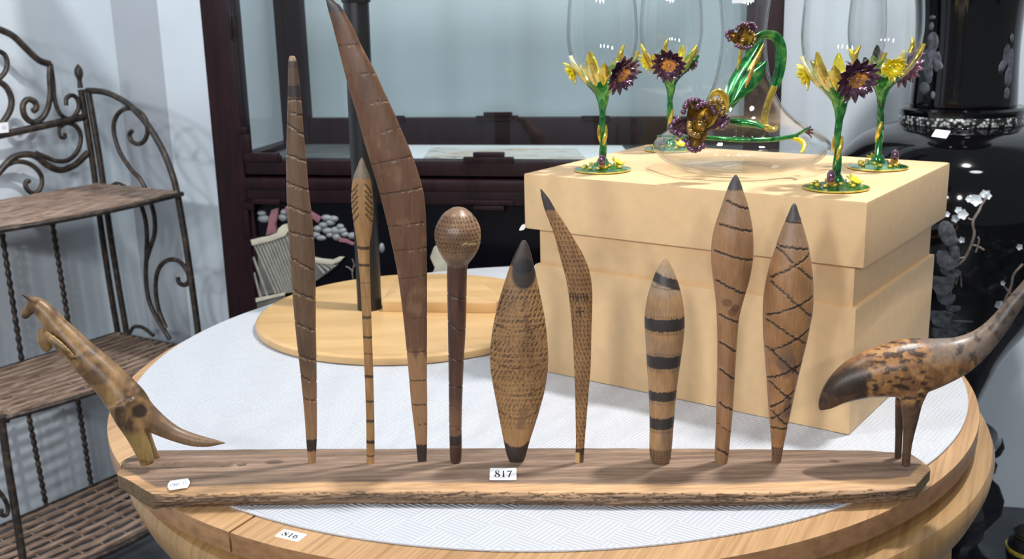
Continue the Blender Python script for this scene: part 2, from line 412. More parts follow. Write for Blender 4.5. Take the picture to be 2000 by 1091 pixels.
MATZ = 0.753
mat_o = lathe('table_mat', M_MAT, None, [(0, TZ + 0.0002), (0.5858, TZ + 0.0002), (0.5864, TZ + 0.001), (0.5864, MATZ - 0.0006), (0.5856, MATZ), (0, MATZ)], 180, (0.0424, 1.5244, 0), auto=30)
tag(mat_o, 'white embossed round mat covering the oak table', 'table mat'); settle(mat_o)

# ------------------------------------------------------------------ serif digits and labels
def ring_poly(cx, cy, rx, ry, tx, ty, a0=0, a1=2 * PI, n=28):
    o = [(cx + rx * math.cos(a), cy + ry * math.sin(a)) for a in np.linspace(a0, a1, n)]
    i = [(cx + (rx - tx) * math.cos(a), cy + (ry - ty) * math.sin(a)) for a in np.linspace(a0, a1, n)]
    return [[o[k], o[k + 1], i[k + 1], i[k]] for k in range(n - 1)]
def stroke_poly(pts, ws):
    P = np.asarray(catmull([(*p, w) for p, w in zip(pts, ws)], max(14, len(pts) * 5))) if len(pts) > 2 else np.array([(*p, w) for p, w in zip(pts, ws)])
    out = []; d = np.gradient(P[:, :2], axis=0); d /= np.linalg.norm(d, axis=1)[:, None]; n = np.c_[-d[:, 1], d[:, 0]]
    L = P[:, :2] + n * P[:, 2:] / 2; R = P[:, :2] - n * P[:, 2:] / 2
    return [[tuple(L[k]), tuple(L[k + 1]), tuple(R[k + 1]), tuple(R[k])] for k in range(len(P) - 1)]
def digit(ch):
    """faces of a bold serif numeral in a 0.62 x 1 cell"""
    if ch == '8':
        return (stroke_poly([(0.50, 0.80), (0.40, 0.96), (0.24, 0.95), (0.13, 0.80), (0.20, 0.62), (0.38, 0.48), (0.54, 0.32), (0.52, 0.12), (0.31, 0.02), (0.10, 0.10), (0.06, 0.28), (0.16, 0.44), (0.28, 0.52), (0.42, 0.62), (0.50, 0.80)],
                            [0.15, 0.05, 0.06, 0.17, 0.2, 0.2, 0.18, 0.12, 0.05, 0.1, 0.14, 0.08, 0.03, 0.05, 0.13]))
    if ch == '1':
        return [[(0.24, 0), (0.42, 0), (0.40, 0.98), (0.25, 0.94)], [(0.10, 0), (0.56, 0), (0.50, 0.05), (0.16, 0.05)], [(0.10, 0.88), (0.12, 0.84), (0.27, 0.86), (0.38, 0.98)]]
    if ch == '7':
        return [[(0.06, 0.82), (0.60, 0.82), (0.60, 0.97), (0.06, 0.97)], [(0.04, 0.72), (0.08, 0.72), (0.12, 0.97), (0.06, 0.97)]] + stroke_poly([(0.54, 0.88), (0.38, 0.48), (0.24, 0.0)], [0.10, 0.13, 0.17])
    if ch == '6':
        return ring_poly(0.31, 0.31, 0.28, 0.33, 0.16, 0.09) + stroke_poly([(0.58, 0.98), (0.30, 0.84), (0.13, 0.58), (0.10, 0.34)], [0.07, 0.12, 0.17, 0.17])
    T = {'9': [[(0.45, 0.7), (0.3, 0.95), (0.12, 0.7), (0.3, 0.5), (0.45, 0.7), (0.42, 0)]], '0': [[(0.3, 1), (0.1, 0.5), (0.3, 0), (0.5, 0.5), (0.3, 1)]],
         '5': [[(0.5, 1), (0.15, 1), (0.12, 0.58), (0.45, 0.5), (0.45, 0.1), (0.1, 0.05)]], '2': [[(0.1, 0.8), (0.3, 1), (0.48, 0.75), (0.1, 0.0), (0.5, 0.0)]], '4': [[(0.42, 0), (0.42, 1), (0.08, 0.35), (0.55, 0.35)]], '3': [[(0.1, 0.9), (0.45, 0.85), (0.25, 0.55), (0.48, 0.25), (0.1, 0.05)]]}
    return sum((stroke_poly(p, [0.1] * len(p)) for p in T.get(ch, [])), [])
def label_tag(parent, corners, text, size, mat_ink, name, lab, cx=0.5, thin=False, shape=None, nrm=None, pw=None, dz=0.0004):
    """flat sticker from four corners (bottom-left, bottom-right, top-right, top-left) with text laid along it"""
    bl, br, tr, tl = [Vector(c) for c in corners]; ex, ey = br - bl, tl - bl; n = (ex.cross(ey)).normalized()
    shape = shape or [(0.03, 0), (0.97, 0), (1, 0.06), (1, 0.94), (0.97, 1), (0.03, 1), (0, 0.94), (0, 0.06)]
    bm = bmesh.new(); a = [bm.verts.new(bl + ex * x + ey * y + n * dz) for x, y in shape]; b = [bm.verts.new(bl + ex * x + ey * y + n * (dz - 0.00035)) for x, y in shape]
    bm.faces.new(a); bm.faces.new(b[::-1])
    for i in range(len(a)): bm.faces.new((a[i], b[i], b[(i + 1) % len(a)], a[(i + 1) % len(a)]))
    o = done(bm, name, M_PAPER, parent, auto=20); tag(o, lab)
    bm = bmesh.new(); H = size; wch = pw or 0.2; x0 = cx - wch * 1.12 * len(text) / 2; y0 = 0.5 - H / 2
    for k, ch in enumerate(text):
        for q in digit(ch):
            vs = [bm.verts.new(bl + ex * (x0 + wch * 1.12 * k + wch * x / 0.62) + ey * (y0 + H * y) + n * (dz + 0.00015)) for x, y in q]
            bm.faces.new(vs)
    for f in bm.faces:
        f.normal_update()
        if f.normal.dot(n) < 0: f.normal_flip()
    from_bm(bm, 'numeral', mat_ink, o)
    return o
c816 = [on_z(x, y, TZ) for x, y in ((536, 1047), (582, 1058), (600, 1042.5), (555, 1033))]
label_tag(table, c816, '816', 0.52, M_INK, 'lot_label', 'white label printed 816')

# ------------------------------------------------------------------ bark-edged display board
BZ = 0.773
front_pts = [(-.4465, 1.131), (-.440, 1.096), (-.385, 1.0455), (-.30, 1.0455), (-.167, 1.0445), (0, 1.0315), (.1, 1.0235), (.205, 1.016), (.30, 1.0145), (.39, 1.0165), (.412, 1.0215), (.442, 1.060)]
back_pts = [(-.4465, 1.134), (-.437, 1.150), (-.42, 1.160), (-.2, 1.150), (0, 1.139), (.2, 1.125), (.393, 1.107), (.434, 1.0956), (.442, 1.062)]
nx, nt = 820, 56
xs = np.linspace(-.4462, .4418, nx)
yf = np.interp(xs, *zip(*front_pts)) + (fbm(xs * 40, xs * 0, 3) - .5) * 0.0025; yb = np.interp(xs, *zip(*back_pts)) + (fbm(xs * 25, xs * 0, 9) - .5) * 0.002
yb = np.maximum(yb, yf + 0.002)
thick = np.interp(xs, [-.4465, -.44, -.40, -.33, .3, .4, .4418], [.014, .0160, .0185, .0196, .0196, .0180, .015])
rows = []
cols = []
C_HEART = lin((162, 132, 108)); C_HEART2 = lin((122, 97, 78)); C_SAP = lin((208, 160, 108)); C_BARK = lin((150, 116, 84)); C_BARK2 = lin((92, 70, 52)); C_HOLE = lin((60, 42, 32))
def addrow(y, z, c): rows.append(np.c_[xs, y, z]); cols.append(c)
for v in np.linspace(0, 1, nt):                                   # top surface, back to front
    y = yb + (yf - yb) * v; g = fbm(xs * 6, y * 160, 5); w = yf - y
    z = np.full(nx, BZ) + (fbm(xs * 30, y * 60, 2) - .5) * 0.0008
    fade = np.clip((y - yf - 0.0) / 0.019 + (fbm(xs * 9, xs * 0, 21) - .5) * 0.5, 0, 1)
    z = z - 0.0028 * np.clip(1 - (y - yf) / 0.017, 0, 1) ** 2 * (np.clip((xs + .40) / .05, 0, 1))
    c = C_HEART2[None] + (C_HEART - C_HEART2)[None] * np.clip((g - .25) * 2.2, 0, 1)[:, None]
    t = np.clip((fade - .72) * 6, 0, 1)[:, None]; c = C_SAP[None] * (0.82 + .36 * g[:, None]) * (1 - t) + c * t
    for hx, hy, rx, ry, dp in ((-.331, 1.114, .004, .0045, .004), (-.307, 1.1145, .0045, .0045, .003), (.346, 1.083, .005, .004, .0006), (-.272, 1.1195, .010, .005, .0012)):
        d = np.clip(1.25 - np.sqrt(((xs - hx) / rx) ** 2 + ((y - hy) / ry) ** 2), 0, 1); d = np.clip(d * 2.5, 0, 1); z = z - dp * d; c = c * (1 - .7 * d[:, None]) + C_HOLE[None] * .7 * d[:, None]
    s = np.clip((.007 - np.abs(y - (1.1165 - (xs + .4) * .02))) / .0018, 0, 1) * np.clip((-.315 - xs) / .01, 0, 1) * np.clip((xs + .455) / .004, 0, 1)
    z = z - 0.0042 * s; c = c * (1 - .25 * s[:, None])
    addrow(y, z, c)
ztop = rows[-1][:, 2]
for v in np.linspace(0.06, 1, 22):                                 # bark face
    z = ztop * (1 - v) + (BZ - thick) * v; cr = fbm(xs * 14 + v * .8, v * 6 + xs * 3, 31, 4); crack = np.maximum(np.clip(1 - np.abs(fbm(xs * 22 + v, v * 5 + xs * 6, 44, 3) - .5) / .04, 0, 1), .8 * np.clip(1 - np.abs(fbm(xs * 55 + v * 2, v * 9, 57, 2) - .5) / .05, 0, 1))
    bulge = 0.0038 * math.sin(PI * min(v * 1.1, 1)) - 0.004 * v * v
    end = np.clip((xs + .385) / .012, 0, 1) * np.clip((.41 - xs) / .012, 0, 1)
    y = yf - (bulge + (cr - .5) * 0.005 - crack * 0.0028) * end
    c = C_BARK2[None] + (C_BARK - C_BARK2)[None] * np.clip((cr - .22) * 2.3, 0, 1.3)[:, None]; c = c * (1 - .6 * crack[:, None] * end[:, None])
    t = np.clip((.22 - v) / .12, 0, 1) * np.clip(fbm(xs * 20, xs * 0, 77) * 1.6 - .2, 0, 1); c = c * (1 - t[:, None]) + C_SAP[None] * .8 * t[:, None]
    we = (1 - end)[:, None]; c = c * (1 - we) + (lin((116, 92, 60)) * (0.75 + .5 * cr[:, None])) * we
    addrow(y, z, c)
zb = rows[-1][:, 2]
addrow(yb * .5 + yf * .5, zb, np.repeat(C_BARK2[None], nx, 0)); addrow(yb, zb, np.repeat(C_HEART2[None], nx, 0)); addrow(yb + .0005, (zb + BZ) / 2, np.repeat(C_HEART2[None], nx, 0))
def grid_mesh(name, rows, cols, wrap, capends=True, flip=False):
    V = np.stack(rows); nr, nc = V.shape[:2]; idx = np.arange(nr * nc).reshape(nr, nc)
    r2 = np.roll(idx, -1, 0) if wrap else idx[1:]; a = idx if wrap else idx[:-1]
    Fq = np.stack([a[:, :-1], a[:, 1:], r2[:, 1:], r2[:, :-1]], -1).reshape(-1, 4)
    if flip: Fq = Fq[:, ::-1]
    me = bpy.data.meshes.new(name); nv = nr * nc
    me.vertices.add(nv); me.vertices.foreach_set('co', V.reshape(-1).astype(np.float32))
    caps = [idx[:, 0], idx[::-1, -1]] if capends else []
    if flip: caps = [c[::-1] for c in caps]
    loops = np.concatenate([Fq.reshape(-1)] + caps) if caps else Fq.reshape(-1)
    starts = np.concatenate([np.arange(len(Fq)) * 4, len(Fq) * 4 + np.cumsum([0] + [len(c) for c in caps])[:len(caps)]]).astype(np.int32)
    me.loops.add(len(loops)); me.loops.foreach_set('vertex_index', loops.astype(np.int32))
    me.polygons.add(len(starts)); me.polygons.foreach_set('loop_start', starts)
    me.update(calc_edges=True); me.validate()
    C = np.stack(cols).reshape(-1, 3); C = np.c_[np.clip(C, 0, 1), np.ones(nv)].astype(np.float32)
    at = me.color_attributes.new('Col', 'FLOAT_COLOR', 'POINT'); at.data.foreach_set('color', C.ravel())
    return me
board = thing('display_board', 'long bark-edged wooden board holding the row of carvings on the table', 'board', (0, 1.08, MATZ))
link('board_body', grid_mesh('board_body', rows, cols, True), M_BOARD, board)
# sit the board's sapwood just above 0.7705 for labels
c817 = [on_z(x, y, BZ + .0001) for x, y in ((956, 939), (1009, 939), (1009.5, 916), (957, 915.5))]
label_tag(board, c817, '817', 0.57, M_INK, 'lot_label', 'white label printed 817', cx=0.52, dz=0.0013)
c196 = [on_z(x, y, BZ + .0002) for x, y in ((327, 960), (370.5, 953.5), (371.5, 935), (328.5, 941.5))]
label_tag(board, c196, '19661', 0.32, M_BLUEINK, 'price_sticker', 'small white notched price sticker', cx=0.33, pw=0.082, dz=0.0016, shape=[(0.09, 0), (0.91, 0), (0.93, .1), (1, .36), (1, .64), (0.93, .9), (0.91, 1), (0.09, 1), (0.07, .9), (0, .64), (0, .36), (0.07, .1)])
label_o = [o for o in board.children if o.name.startswith('price_sticker')][0]
bm = bmesh.new(); bl, br, tr, tl = c196; ex, ey = br - bl, tl - bl; n = ex.cross(ey).normalized()
for k, ch in enumerate('15'):
    for q in (digit(ch)): 
        f = bm.faces.new([bm.verts.new(bl + ex * (.68 + .1 * k + .085 * x / .62) + ey * (.34 + .36 * y) + n * .00175) for x, y in q])
        f.normal_update()
        if f.normal.dot(n) < 0: f.normal_flip()
from_bm(bm, 'numeral', M_BLUEINK, label_o)

# ------------------------------------------------------------------ carved clubs: turned meshes with burnt and cut marks
class Paint:
    def __init__(s, X, Y, base):
        s.X, s.Y = X, Y; s.c = np.repeat(np.repeat(lin(base)[None, None], X.shape[0], 0), X.shape[1], 1); s.d = np.zeros(X.shape)
    def mix(s, col, a): s.c = s.c * (1 - a[..., None]) + lin(col) * a[..., None]
    def blotch(s, col, sx, sy, lo, hi, amt, seed): s.mix(col, np.clip((fbm(s.X * sx, s.Y * sy, seed) - lo) / (hi - lo), 0, 1) * amt)
    def line(s, x0, y0, x1, y1, w, col=(40, 30, 26), a=0.9, dep=0.0004, jag=1.2, brk=0.0, seed=1):
        dx, dy = x1 - x0, y1 - y0; L = math.hypot(dx, dy); ux, uy = dx / L, dy / L
        t = (s.X - x0) * ux + (s.Y - y0) * uy; e = -(s.X - x0) * uy + (s.Y - y0) * ux; e = e + (vnoise(t * .35, t * 0, seed) - .5) * 2 * jag
        m = np.clip((w / 2 + .6 - np.abs(e)) / 1.1, 0, 1) * np.clip(t + 1, 0, 1) * np.clip(L + 1 - t, 0, 1)
        if brk: m = m * np.clip((vnoise(t * .3, t * 0, seed + 9) - brk) * 6, 0, 1)
        s.mix(col, m * a); s.d = np.maximum(s.d, m * dep); return m
    def band(s, yl, yr, hl, hr, xl, xr, col=(38, 36, 38), a=.92, jag=2.0, seed=3):
        f = np.clip((s.X - xl) / (xr - xl), -.2, 1.2); y0 = yl + (yr - yl) * f; h = hl + (hr - hl) * f
        j = (fbm(s.X * .45, s.Y * .08, seed) - .5) * 2 * jag
        m = np.clip(s.Y - (y0 + j), 0, 1) * np.clip(y0 + h + j - s.Y, 0, 1); s.mix(col, m * a)
    def below(s, y, col, a=.92, sag=0, jag=2, seed=4, xc=0, hw=1, up=False):
        q = y + sag * ((s.X - xc) / hw) ** 2 + (fbm(s.X * .3, s.Y * .1, seed) - .5) * 2 * jag
        m = np.clip(((q - s.Y) if up else (s.Y - q)) / 2, 0, 1); s.mix(col, m * a)
    def scales(s, row, colw, col, a, dens, seed, y0, y1, slant=.35, dep=.0002, soft=6):
        r = np.floor(s.Y / row); xx = s.X + (r % 2) * colw / 2 + vnoise(r, r * 0, seed) * colw * .4; cc = np.floor(xx / colw); fx = xx / colw - cc; fy = s.Y / row - r
        e = np.abs(fx - .5 - slant * (fy - .5)); m = np.clip((.24 - e) / .10, 0, 1) * np.clip((fy - .10) / .12, 0, 1) * np.clip((.9 - fy) / .12, 0, 1)
        keep = vnoise(cc * .9 + .5, r * .9 + .5, seed + 2) * .6 + fbm(s.X / 28, s.Y / 36, seed + 5) * .8
        m = m * np.clip((keep - (1.2 - dens)) * 5, 0, 1) * np.clip((s.Y - y0) / soft, 0, 1) * np.clip((y1 - s.Y) / soft, 0, 1)
        s.mix(col, m * a); s.d = np.maximum(s.d, m * dep)

def club(name, label, cat, outline, yb, flat, paint, mat, group=None, seg=84, step=1.5, edge=1.0, sink=0.004):
    O = np.array(outline, float); n = int((O[-1, 0] - O[0, 0]) / step)
    q = catmull(np.c_[O[:, 0], O[:, 1], O[:, 2]], n * 3); ys = np.linspace(O[0, 0], O[-1, 0], n)
    xl = np.interp(ys, q[:, 0], q[:, 1]); xr = np.interp(ys, q[:, 0], q[:, 2])
    th = np.linspace(0, 2 * PI, seg, endpoint=False)
    L = np.array([on_y(a, b, yb) for a, b in zip(xl, ys)]); R = np.array([on_y(a, b, yb) for a, b in zip(xr, ys)])
    c = (L + R) / 2; hw = np.linalg.norm(R - L, axis=1) / 2
    s = np.cos(th); X = xl[:, None] + (s[None] + 1) / 2 * (xr - xl)[:, None]; Y = np.repeat(ys[:, None], seg, 1)
    P = paint(X, Y, xl, xr, ys)
    rad = np.maximum(hw[:, None] - P.d * edge, hw[:, None] * .6)
    co = np.zeros((n, seg, 3)); sgn = np.sin(th)
    co[..., 0] = c[:, None, 0] + rad * s[None]; co[..., 1] = yb - (rad * flat) * sgn[None]; co[..., 2] = c[:, None, 2] + (R - L)[:, None, 2] / 2 * s[None]
    foot = co[-1].copy(); foot[:, 2] -= sink
    rows = list(np.concatenate([co, foot[None]]).transpose(1, 0, 2)); cl = list(np.concatenate([P.c, P.c[-1:]]).transpose(1, 0, 2))
    me = grid_mesh(name, rows, cl, True, True, flip=False)
    o = link(name, me, mat); tag(o, label, cat, group); settle(o); return o

BR, TAN, DK = (118, 84, 64), (166, 122, 80), (44, 40, 40)
CUT = (186, 150, 112)
def cut(P, x0, y0, x1, y1, w=2.6, seed=1, brk=.0, light=True, a=.85):
    P.line(x0, y0, x1, y1, w, (50, 36, 30), a, .0007, 1.2, brk, seed)
    if light: P.line(x0, y0 + w + 1.0, x1, y1 + w + 1.0, 1.8, CUT, .7, 0, 1.8, .38, seed + 3)

def paint_tall(X, Y, xl, xr, ys):
    P = Paint(X, Y, (110, 84, 62)); P.blotch((84, 62, 46), .05, .008, .45, .75, .7, 5)
    P.mix((158, 118, 82), np.clip((Y - 690) / 120, 0, 1) * .75)
    P.band(108, 108, 11, 11, 562, 585, (160, 132, 100), .8); P.band(119, 119, 14, 16, 562, 585, (62, 52, 48), .75); P.band(133, 132, 34, 36, 560, 588, (84, 66, 54), .6); P.band(167, 165, 22, 26, 560, 588, DK, .9)
    for i, (a, b, k) in enumerate(((194, 194, .1), (217, 225, .35), (240, 262, 0), (299, 313, 0), (354, 369, 0), (398, 416, 0), (449, 461, 0), (498, 526, 0), (563, 581, .1), (625, 643, .1), (690, 701, .1), (731, 743, .2), (774, 781, .2))):
        x0 = np.interp(a, ys, xl); x1 = np.interp(b, ys, xr); cut(P, x0, a, x1, b, 3.0, 10 + i, k)
    P.band(857, 855, 24, 24, 597, 619, (48, 42, 40), .95); P.band(881, 880, 30, 30, 600, 618, (168, 124, 84), .7)
    return P
club('carved_stick', 'tall straight brown stick with slanting cuts and a dark band below its tip', 'stick',
     [(109, 567, 573), (112, 564.5, 577), (128, 563, 581), (190, 562, 588), (255, 560, 593), (310, 559, 598), (370, 559.5, 603), (420, 561, 609), (480, 565, 614), (560, 570, 616.5), (641, 577, 617), (722, 586, 618.5), (803, 594, 619), (851, 597.5, 619), (883, 600, 617.5), (903, 602, 616.5)], 1.1130, .5, paint_tall, M_WOOD_DARK)

def paint_spear(X, Y, xl, xr, ys):
    P = Paint(X, Y, (164, 122, 78)); P.blotch((136, 98, 60), .06, .015, .45, .8, .6, 8); P.blotch((196, 152, 100), .1, .02, .5, .8, .5, 18)
    P.below(348, (112, 104, 92), .8, 0, 6, up=True)
    for i, y in enumerate((366, 378, 389, 400, 411, 424)):
        xa, xb = np.interp(y, ys, xl), np.interp(y, ys, xr); m = (xa + xb) / 2; h = (xb - xa) / 2
        for sg in (-1, 1):
            P.line(m + sg * h * .35, y - 8, m + sg * h * .98, y + 9, 3.2, (58, 46, 38), .85, .0003, 1.2, 0, 30 + i)
    for i, y in enumerate((480, 514, 550, 578, 616, 655, 688, 731, 780, 818, 858, 887)):
        P.band(y - 1, y, (7, 6, 3, 2, 7, 5, 3, 7, 5, 7, 8, 4)[i], (7, 6, 3, 2, 6, 5, 4, 6, 5, 6, 8, 4)[i], np.interp(y, ys, xl), np.interp(y, ys, xr), (52, 40, 34), (.9, .9, .5, .5, .8, .9, .7, .9, .8, .9, .95, .8)[i], 1.2, 50 + i)
    return P
club('spear_stick', 'slender stick with a leaf-shaped head of dark barbs and many thin rings', 'stick',
     [(308, 705.5, 708.5), (316, 701, 712.5), (324.6, 698, 715), (348, 689.6, 723.6), (382, 686, 728), (417, 688, 729), (451.6, 693.6, 726), (480, 697.7, 722), (515, 700.6, 722), (550, 703.5, 723), (636, 708, 726), (728, 712, 729), (809, 715, 731), (867, 715.6, 731.7), (904.5, 716, 731)], 1.1070, .55, paint_spear, M_WOOD_CARVE)

def paint_boom(X, Y, xl, xr, ys):
    P = Paint(X, Y, (112, 78, 56)); P.blotch((84, 58, 42), .035, .006, .42, .75, .75, 11); P.blotch((166, 124, 88), .05, .03, .64, .82, .28, 14)
    f = (X - xl[:, None]) / (xr - xl)[:, None]
    P.mix((164, 122, 82), np.clip((Y - 682 + 8 * np.sin(X * .3)) / 14, 0, 1) * .8)
    P.below(24, (60, 58, 60), .9, 0, 3, up=True)
    for i, (a, b, k, A) in enumerate(((90, 85, .3, .9), (148, 141, .55, .8), (203, 195, .5, .9), (266, 247, .45, .7), (320, 303, .05, .8), (379, 364, .05, .9), (441, 431, .2, .8), (488, 482, .2, .7), (544, 536, .3, .6), (620, 619, .3, .5), (686, 684, .1, .7), (741, 741, 0, .85), (788, 788, 0, .95), (828, 826, .4, .9))):
        x0 = np.interp(a, ys, xl); x1 = np.interp(b, ys, xr); P.line(x0, a, x1, b, 2.2, (52, 36, 30), A, .0005, 1.0, k, 70 + i)
        if a < 500: P.line((x0 + x1) / 2, (a + b) / 2 + 4, x1, b + 4, 1.6, (196, 164, 128), .6, 0, 1.2, .45, 90 + i)
    P.below(866, (44, 40, 40), .95, 0, 2)
    return P
club('wooden_boomerang', 'largest curved brown boomerang with a dark tip and base and faint cross cuts', 'boomerang',
     [(-10, 634, 640), (-4, 635.5, 648), (0, 636.5, 652), (9, 638.5, 663), (24, 642, 673), (48, 649, 687), (91, 660, 707), (136, 671.5, 731), (181.5, 684, 752), (227, 698, 773), (272, 710, 792), (302, 719, 805), (365, 738, 825), (405, 748.5, 830.5), (440, 757, 832.5), (486, 767, 833.5), (538, 777, 834), (619, 787.5, 834), (688, 794.5, 834), (740, 799, 834), (786, 803, 834.5), (832, 808.5, 834.5), (867, 812.5, 834), (901, 816, 833)], 1.1095, .3, paint_boom, M_WOOD_DARK)

def paint_knob(X, Y, xl, xr, ys):
    P = Paint(X, Y, (92, 62, 48)); P.blotch((62, 42, 34), .08, .012, .4, .75, .7, 21)
    P.mix((142, 108, 76), np.clip((520 - Y) / 6, 0, 1)); P.mix((120, 88, 64), np.clip((520 - Y) / 6, 0, 1) * np.clip((fbm(X * .03, Y * .03, 6) - .4) * 4, 0, 1))
    P.mix((96, 76, 62), np.clip((Y - 495) / 14, 0, 1) * np.clip((522 - Y) / 6, 0, 1) * .8)
    P.scales(8, 6.5, (40, 28, 24), .92, 1.08, 23, 414, 494, .8); P.line(905, 466, 930, 471, 3, (222, 188, 132), .8, 0, 2, 0, 3)
    for i, (a, b) in enumerate(((572, 581), (626, 644), (690, 704), (747, 754), (787, 797), (827, 837))):
        cut(P, np.interp(a, ys, xl), a, np.interp(b, ys, xr), b, 2.6, 120 + i, 0, False)
    P.mix((136, 98, 68), np.clip((Y - 770) / 40, 0, 1) * .6)
    P.band(848, 846, 20, 20, 877, 902, (42, 38, 38), .95); P.band(868, 867, 40, 40, 877, 902, (66, 44, 36), .85)
    return P
club('knobbed_club', 'dark club with a round scaled knob on a straight spiral-cut shaft', 'club',
     [(404.5, 887, 901), (406, 882, 907), (409, 877, 912), (415, 868, 919.5), (423, 861, 927), (442, 851, 937), (461, 848.5, 939), (480, 853, 936.5), (499, 862, 927), (508, 868, 920), (514, 872, 915.5), (521, 873.5, 913), (537, 873, 912), (631, 874.5, 910), (725, 876, 905), (820, 877, 902), (867, 878, 902), (895.5, 879, 901), (902.5, 881.5, 898.5)], 1.1050, 1.0, paint_knob, M_WOOD_DARK)

def paint_shield(X, Y, xl, xr, ys):
    P = Paint(X, Y, (162, 122, 80)); P.blotch((126, 90, 56), .03, .012, .42, .75, .7, 41); P.blotch((190, 146, 92), .05, .01, .5, .8, .5, 43)
    P.scales(9.5, 7.0, (78, 54, 36), .6, 1.02, 47, 545, 835, -.5); P.scales(11, 9, (48, 36, 28), .9, .74, 49, 555, 700, -.7)
    P.scales(11, 9, (60, 40, 30), .8, .62, 53, 690, 800, -.7)
    for i, (y, sg) in enumerate(((640, 12), (712, 16), (765, 18), (812, 14))):
        for k in range(12):
            fa, fb = k / 12, (k + 1) / 12
            xa, xb = np.interp(y, ys, xl), np.interp(y, ys, xr); ya = y + sg * (1 - (2 * fa - 1) ** 2) - sg; yb_ = y + sg * (1 - (2 * fb - 1) ** 2) - sg
            P.line(xa + (xb - xa) * fa, ya, xa + (xb - xa) * fb, yb_, 2.4, (64, 46, 34), .8, .0004, 1.5, .25, 200 + i * 20 + k)
    P.line(1028, 610, 1030, 640, 10, (92, 68, 50), .7, 0, 2, 0, 6); P.line(1024, 790, 1014, 832, 15, (122, 90, 62), .75, 0, 2, 0, 8)
    P.below(534, (54, 46, 44), .95, -14, 4, up=True, xc=1022, hw=22); P.mix((34, 32, 34), np.clip(1.25 - np.hypot((X - 1023) / 21, (Y - 532) / 26), 0, .25) * 4 * .92)
    P.below(868, (46, 40, 40), .95, -12, 2.5, xc=1009, hw=26)
    return P
club('carved_shield', 'broad spindle-shaped shield with scale marks and dark pointed ends', 'shield',
     [(469, 1020, 1026), (474, 1016.5, 1030), (485, 1011, 1034.5), (509.6, 999.5, 1041), (542.6, 988, 1048.5), (584, 975, 1057.5), (625, 965, 1065), (666.5, 958.6, 1069.5), (695, 956.6, 1071), (724, 958, 1070), (757, 963.6, 1065), (790, 970, 1057), (832, 978, 1044), (856.5, 983, 1036), (881, 988, 1029), (896, 993, 1024.5), (903, 997, 1020)], 1.1020, .42, paint_shield, M_WOOD_CARVE)

def paint_scaly(X, Y, xl, xr, ys):
    P = Paint(X, Y, (162, 120, 78)); P.blotch((126, 90, 58), .05, .02, .42, .78, .7, 61)
    P.scales(9, 7.5, (74, 50, 34), .75, 1.05, 63, 416, 880, .5)
    for i, y in enumerate(range(424, 880, 9)):
        P.line(np.interp(y, ys, xl), y, np.interp(y, ys, xr), y + 3, 1.3, (92, 64, 44), .75, .0003, 1.4, .38, 300 + i)
    for k in range(7): P.line(1112 + k * 5.5, 570, 1113 + k * 5.5, 586, 2.4, (50, 36, 28), .9, .0003, 1.2, 0, 340 + k)
    P.line(1112, 578, 1150, 576, 2, (50, 36, 28), .85, .0003, 1); P.line(1130, 598, 1134, 616, 3.2, (50, 36, 28), .9, .0003, 1.5); P.line(1124, 607, 1140, 604, 2.6, (50, 36, 28), .9, .0003, 1.5)
    P.below(411, (62, 58, 58), .95, 0, 2.5, up=True); P.band(875, 872, 14, 14, 1124, 1142, (52, 42, 38), .95); P.band(886, 884, 30, 30, 1124, 1142, (76, 54, 42), .8)
    P.mix((220, 176, 116), np.clip((1132.5 - X) / 1.5, 0, 1) * np.clip((Y - 881) / 2, 0, 1) * .9)
    return P
club('wooden_boomerang', 'small bent tan boomerang covered in tiny scale marks, grey pointed tip', 'boomerang',
     [(369, 1055, 1057.5), (378, 1056.3, 1065), (390, 1058.6, 1074), (410, 1064, 1085.5), (435.6, 1073.7, 1103), (461, 1083, 1118), (491, 1091, 1136), (521, 1099, 1149), (546.5, 1105.5, 1155), (577, 1110.5, 1157), (612, 1114.6, 1156.5), (662, 1118.6, 1155), (713, 1121, 1154), (763, 1123, 1150), (814, 1124, 1146), (864, 1124.6, 1142), (902, 1123, 1139.5)], 1.0960, .45, paint_scaly, M_WOOD_CARVE)

def paint_striped(X, Y, xl, xr, ys):
    P = Paint(X, Y, (176, 136, 94)); P.blotch((144, 106, 70), .05, .02, .42, .78, .65, 81); P.blotch((120, 106, 92), .03, .03, .5, .8, .5, 85)
    P.below(575, (156, 136, 112), .6, 0, 10, up=True)
    for i, (yl, yr, hl, hr) in enumerate(((529, 543, 20, 19), (615, 614, 25, 24), (688, 687, 26, 24), (758, 756, 20, 20), (811, 807, 23, 23))):
        y = (yl + yr) / 2; P.band(yl, yr, hl, hr, np.interp(y, ys, xl), np.interp(y, ys, xr), (42, 42, 44), .95, 2.5, 400 + i)
        for k in range(14):
            x = np.interp(y, ys, xl) + (k + .5) / 14 * (np.interp(y, ys, xr) - np.interp(y, ys, xl))
            P.line(x, yl + hl + 1, x, yl + hl + 5, 1.4, (70, 56, 46), .7, 0, .5, 0, 440 + k)
            if i in (1, 2): P.line(x, yl - 6, x + 1, yl - 1, 1.4, (70, 56, 46), .6, 0, .5, 0, 470 + k)
    P.line(1270, 556, 1326, 562, 1.6, (84, 66, 52), .7, .0003, 1)
    P.mix((92, 74, 58), np.clip((Y - 870) / 3, 0, 1) * .6); P.scales(5.5, 5, (42, 36, 32), .9, 1.15, 88, 871, 900, .3)
    return P
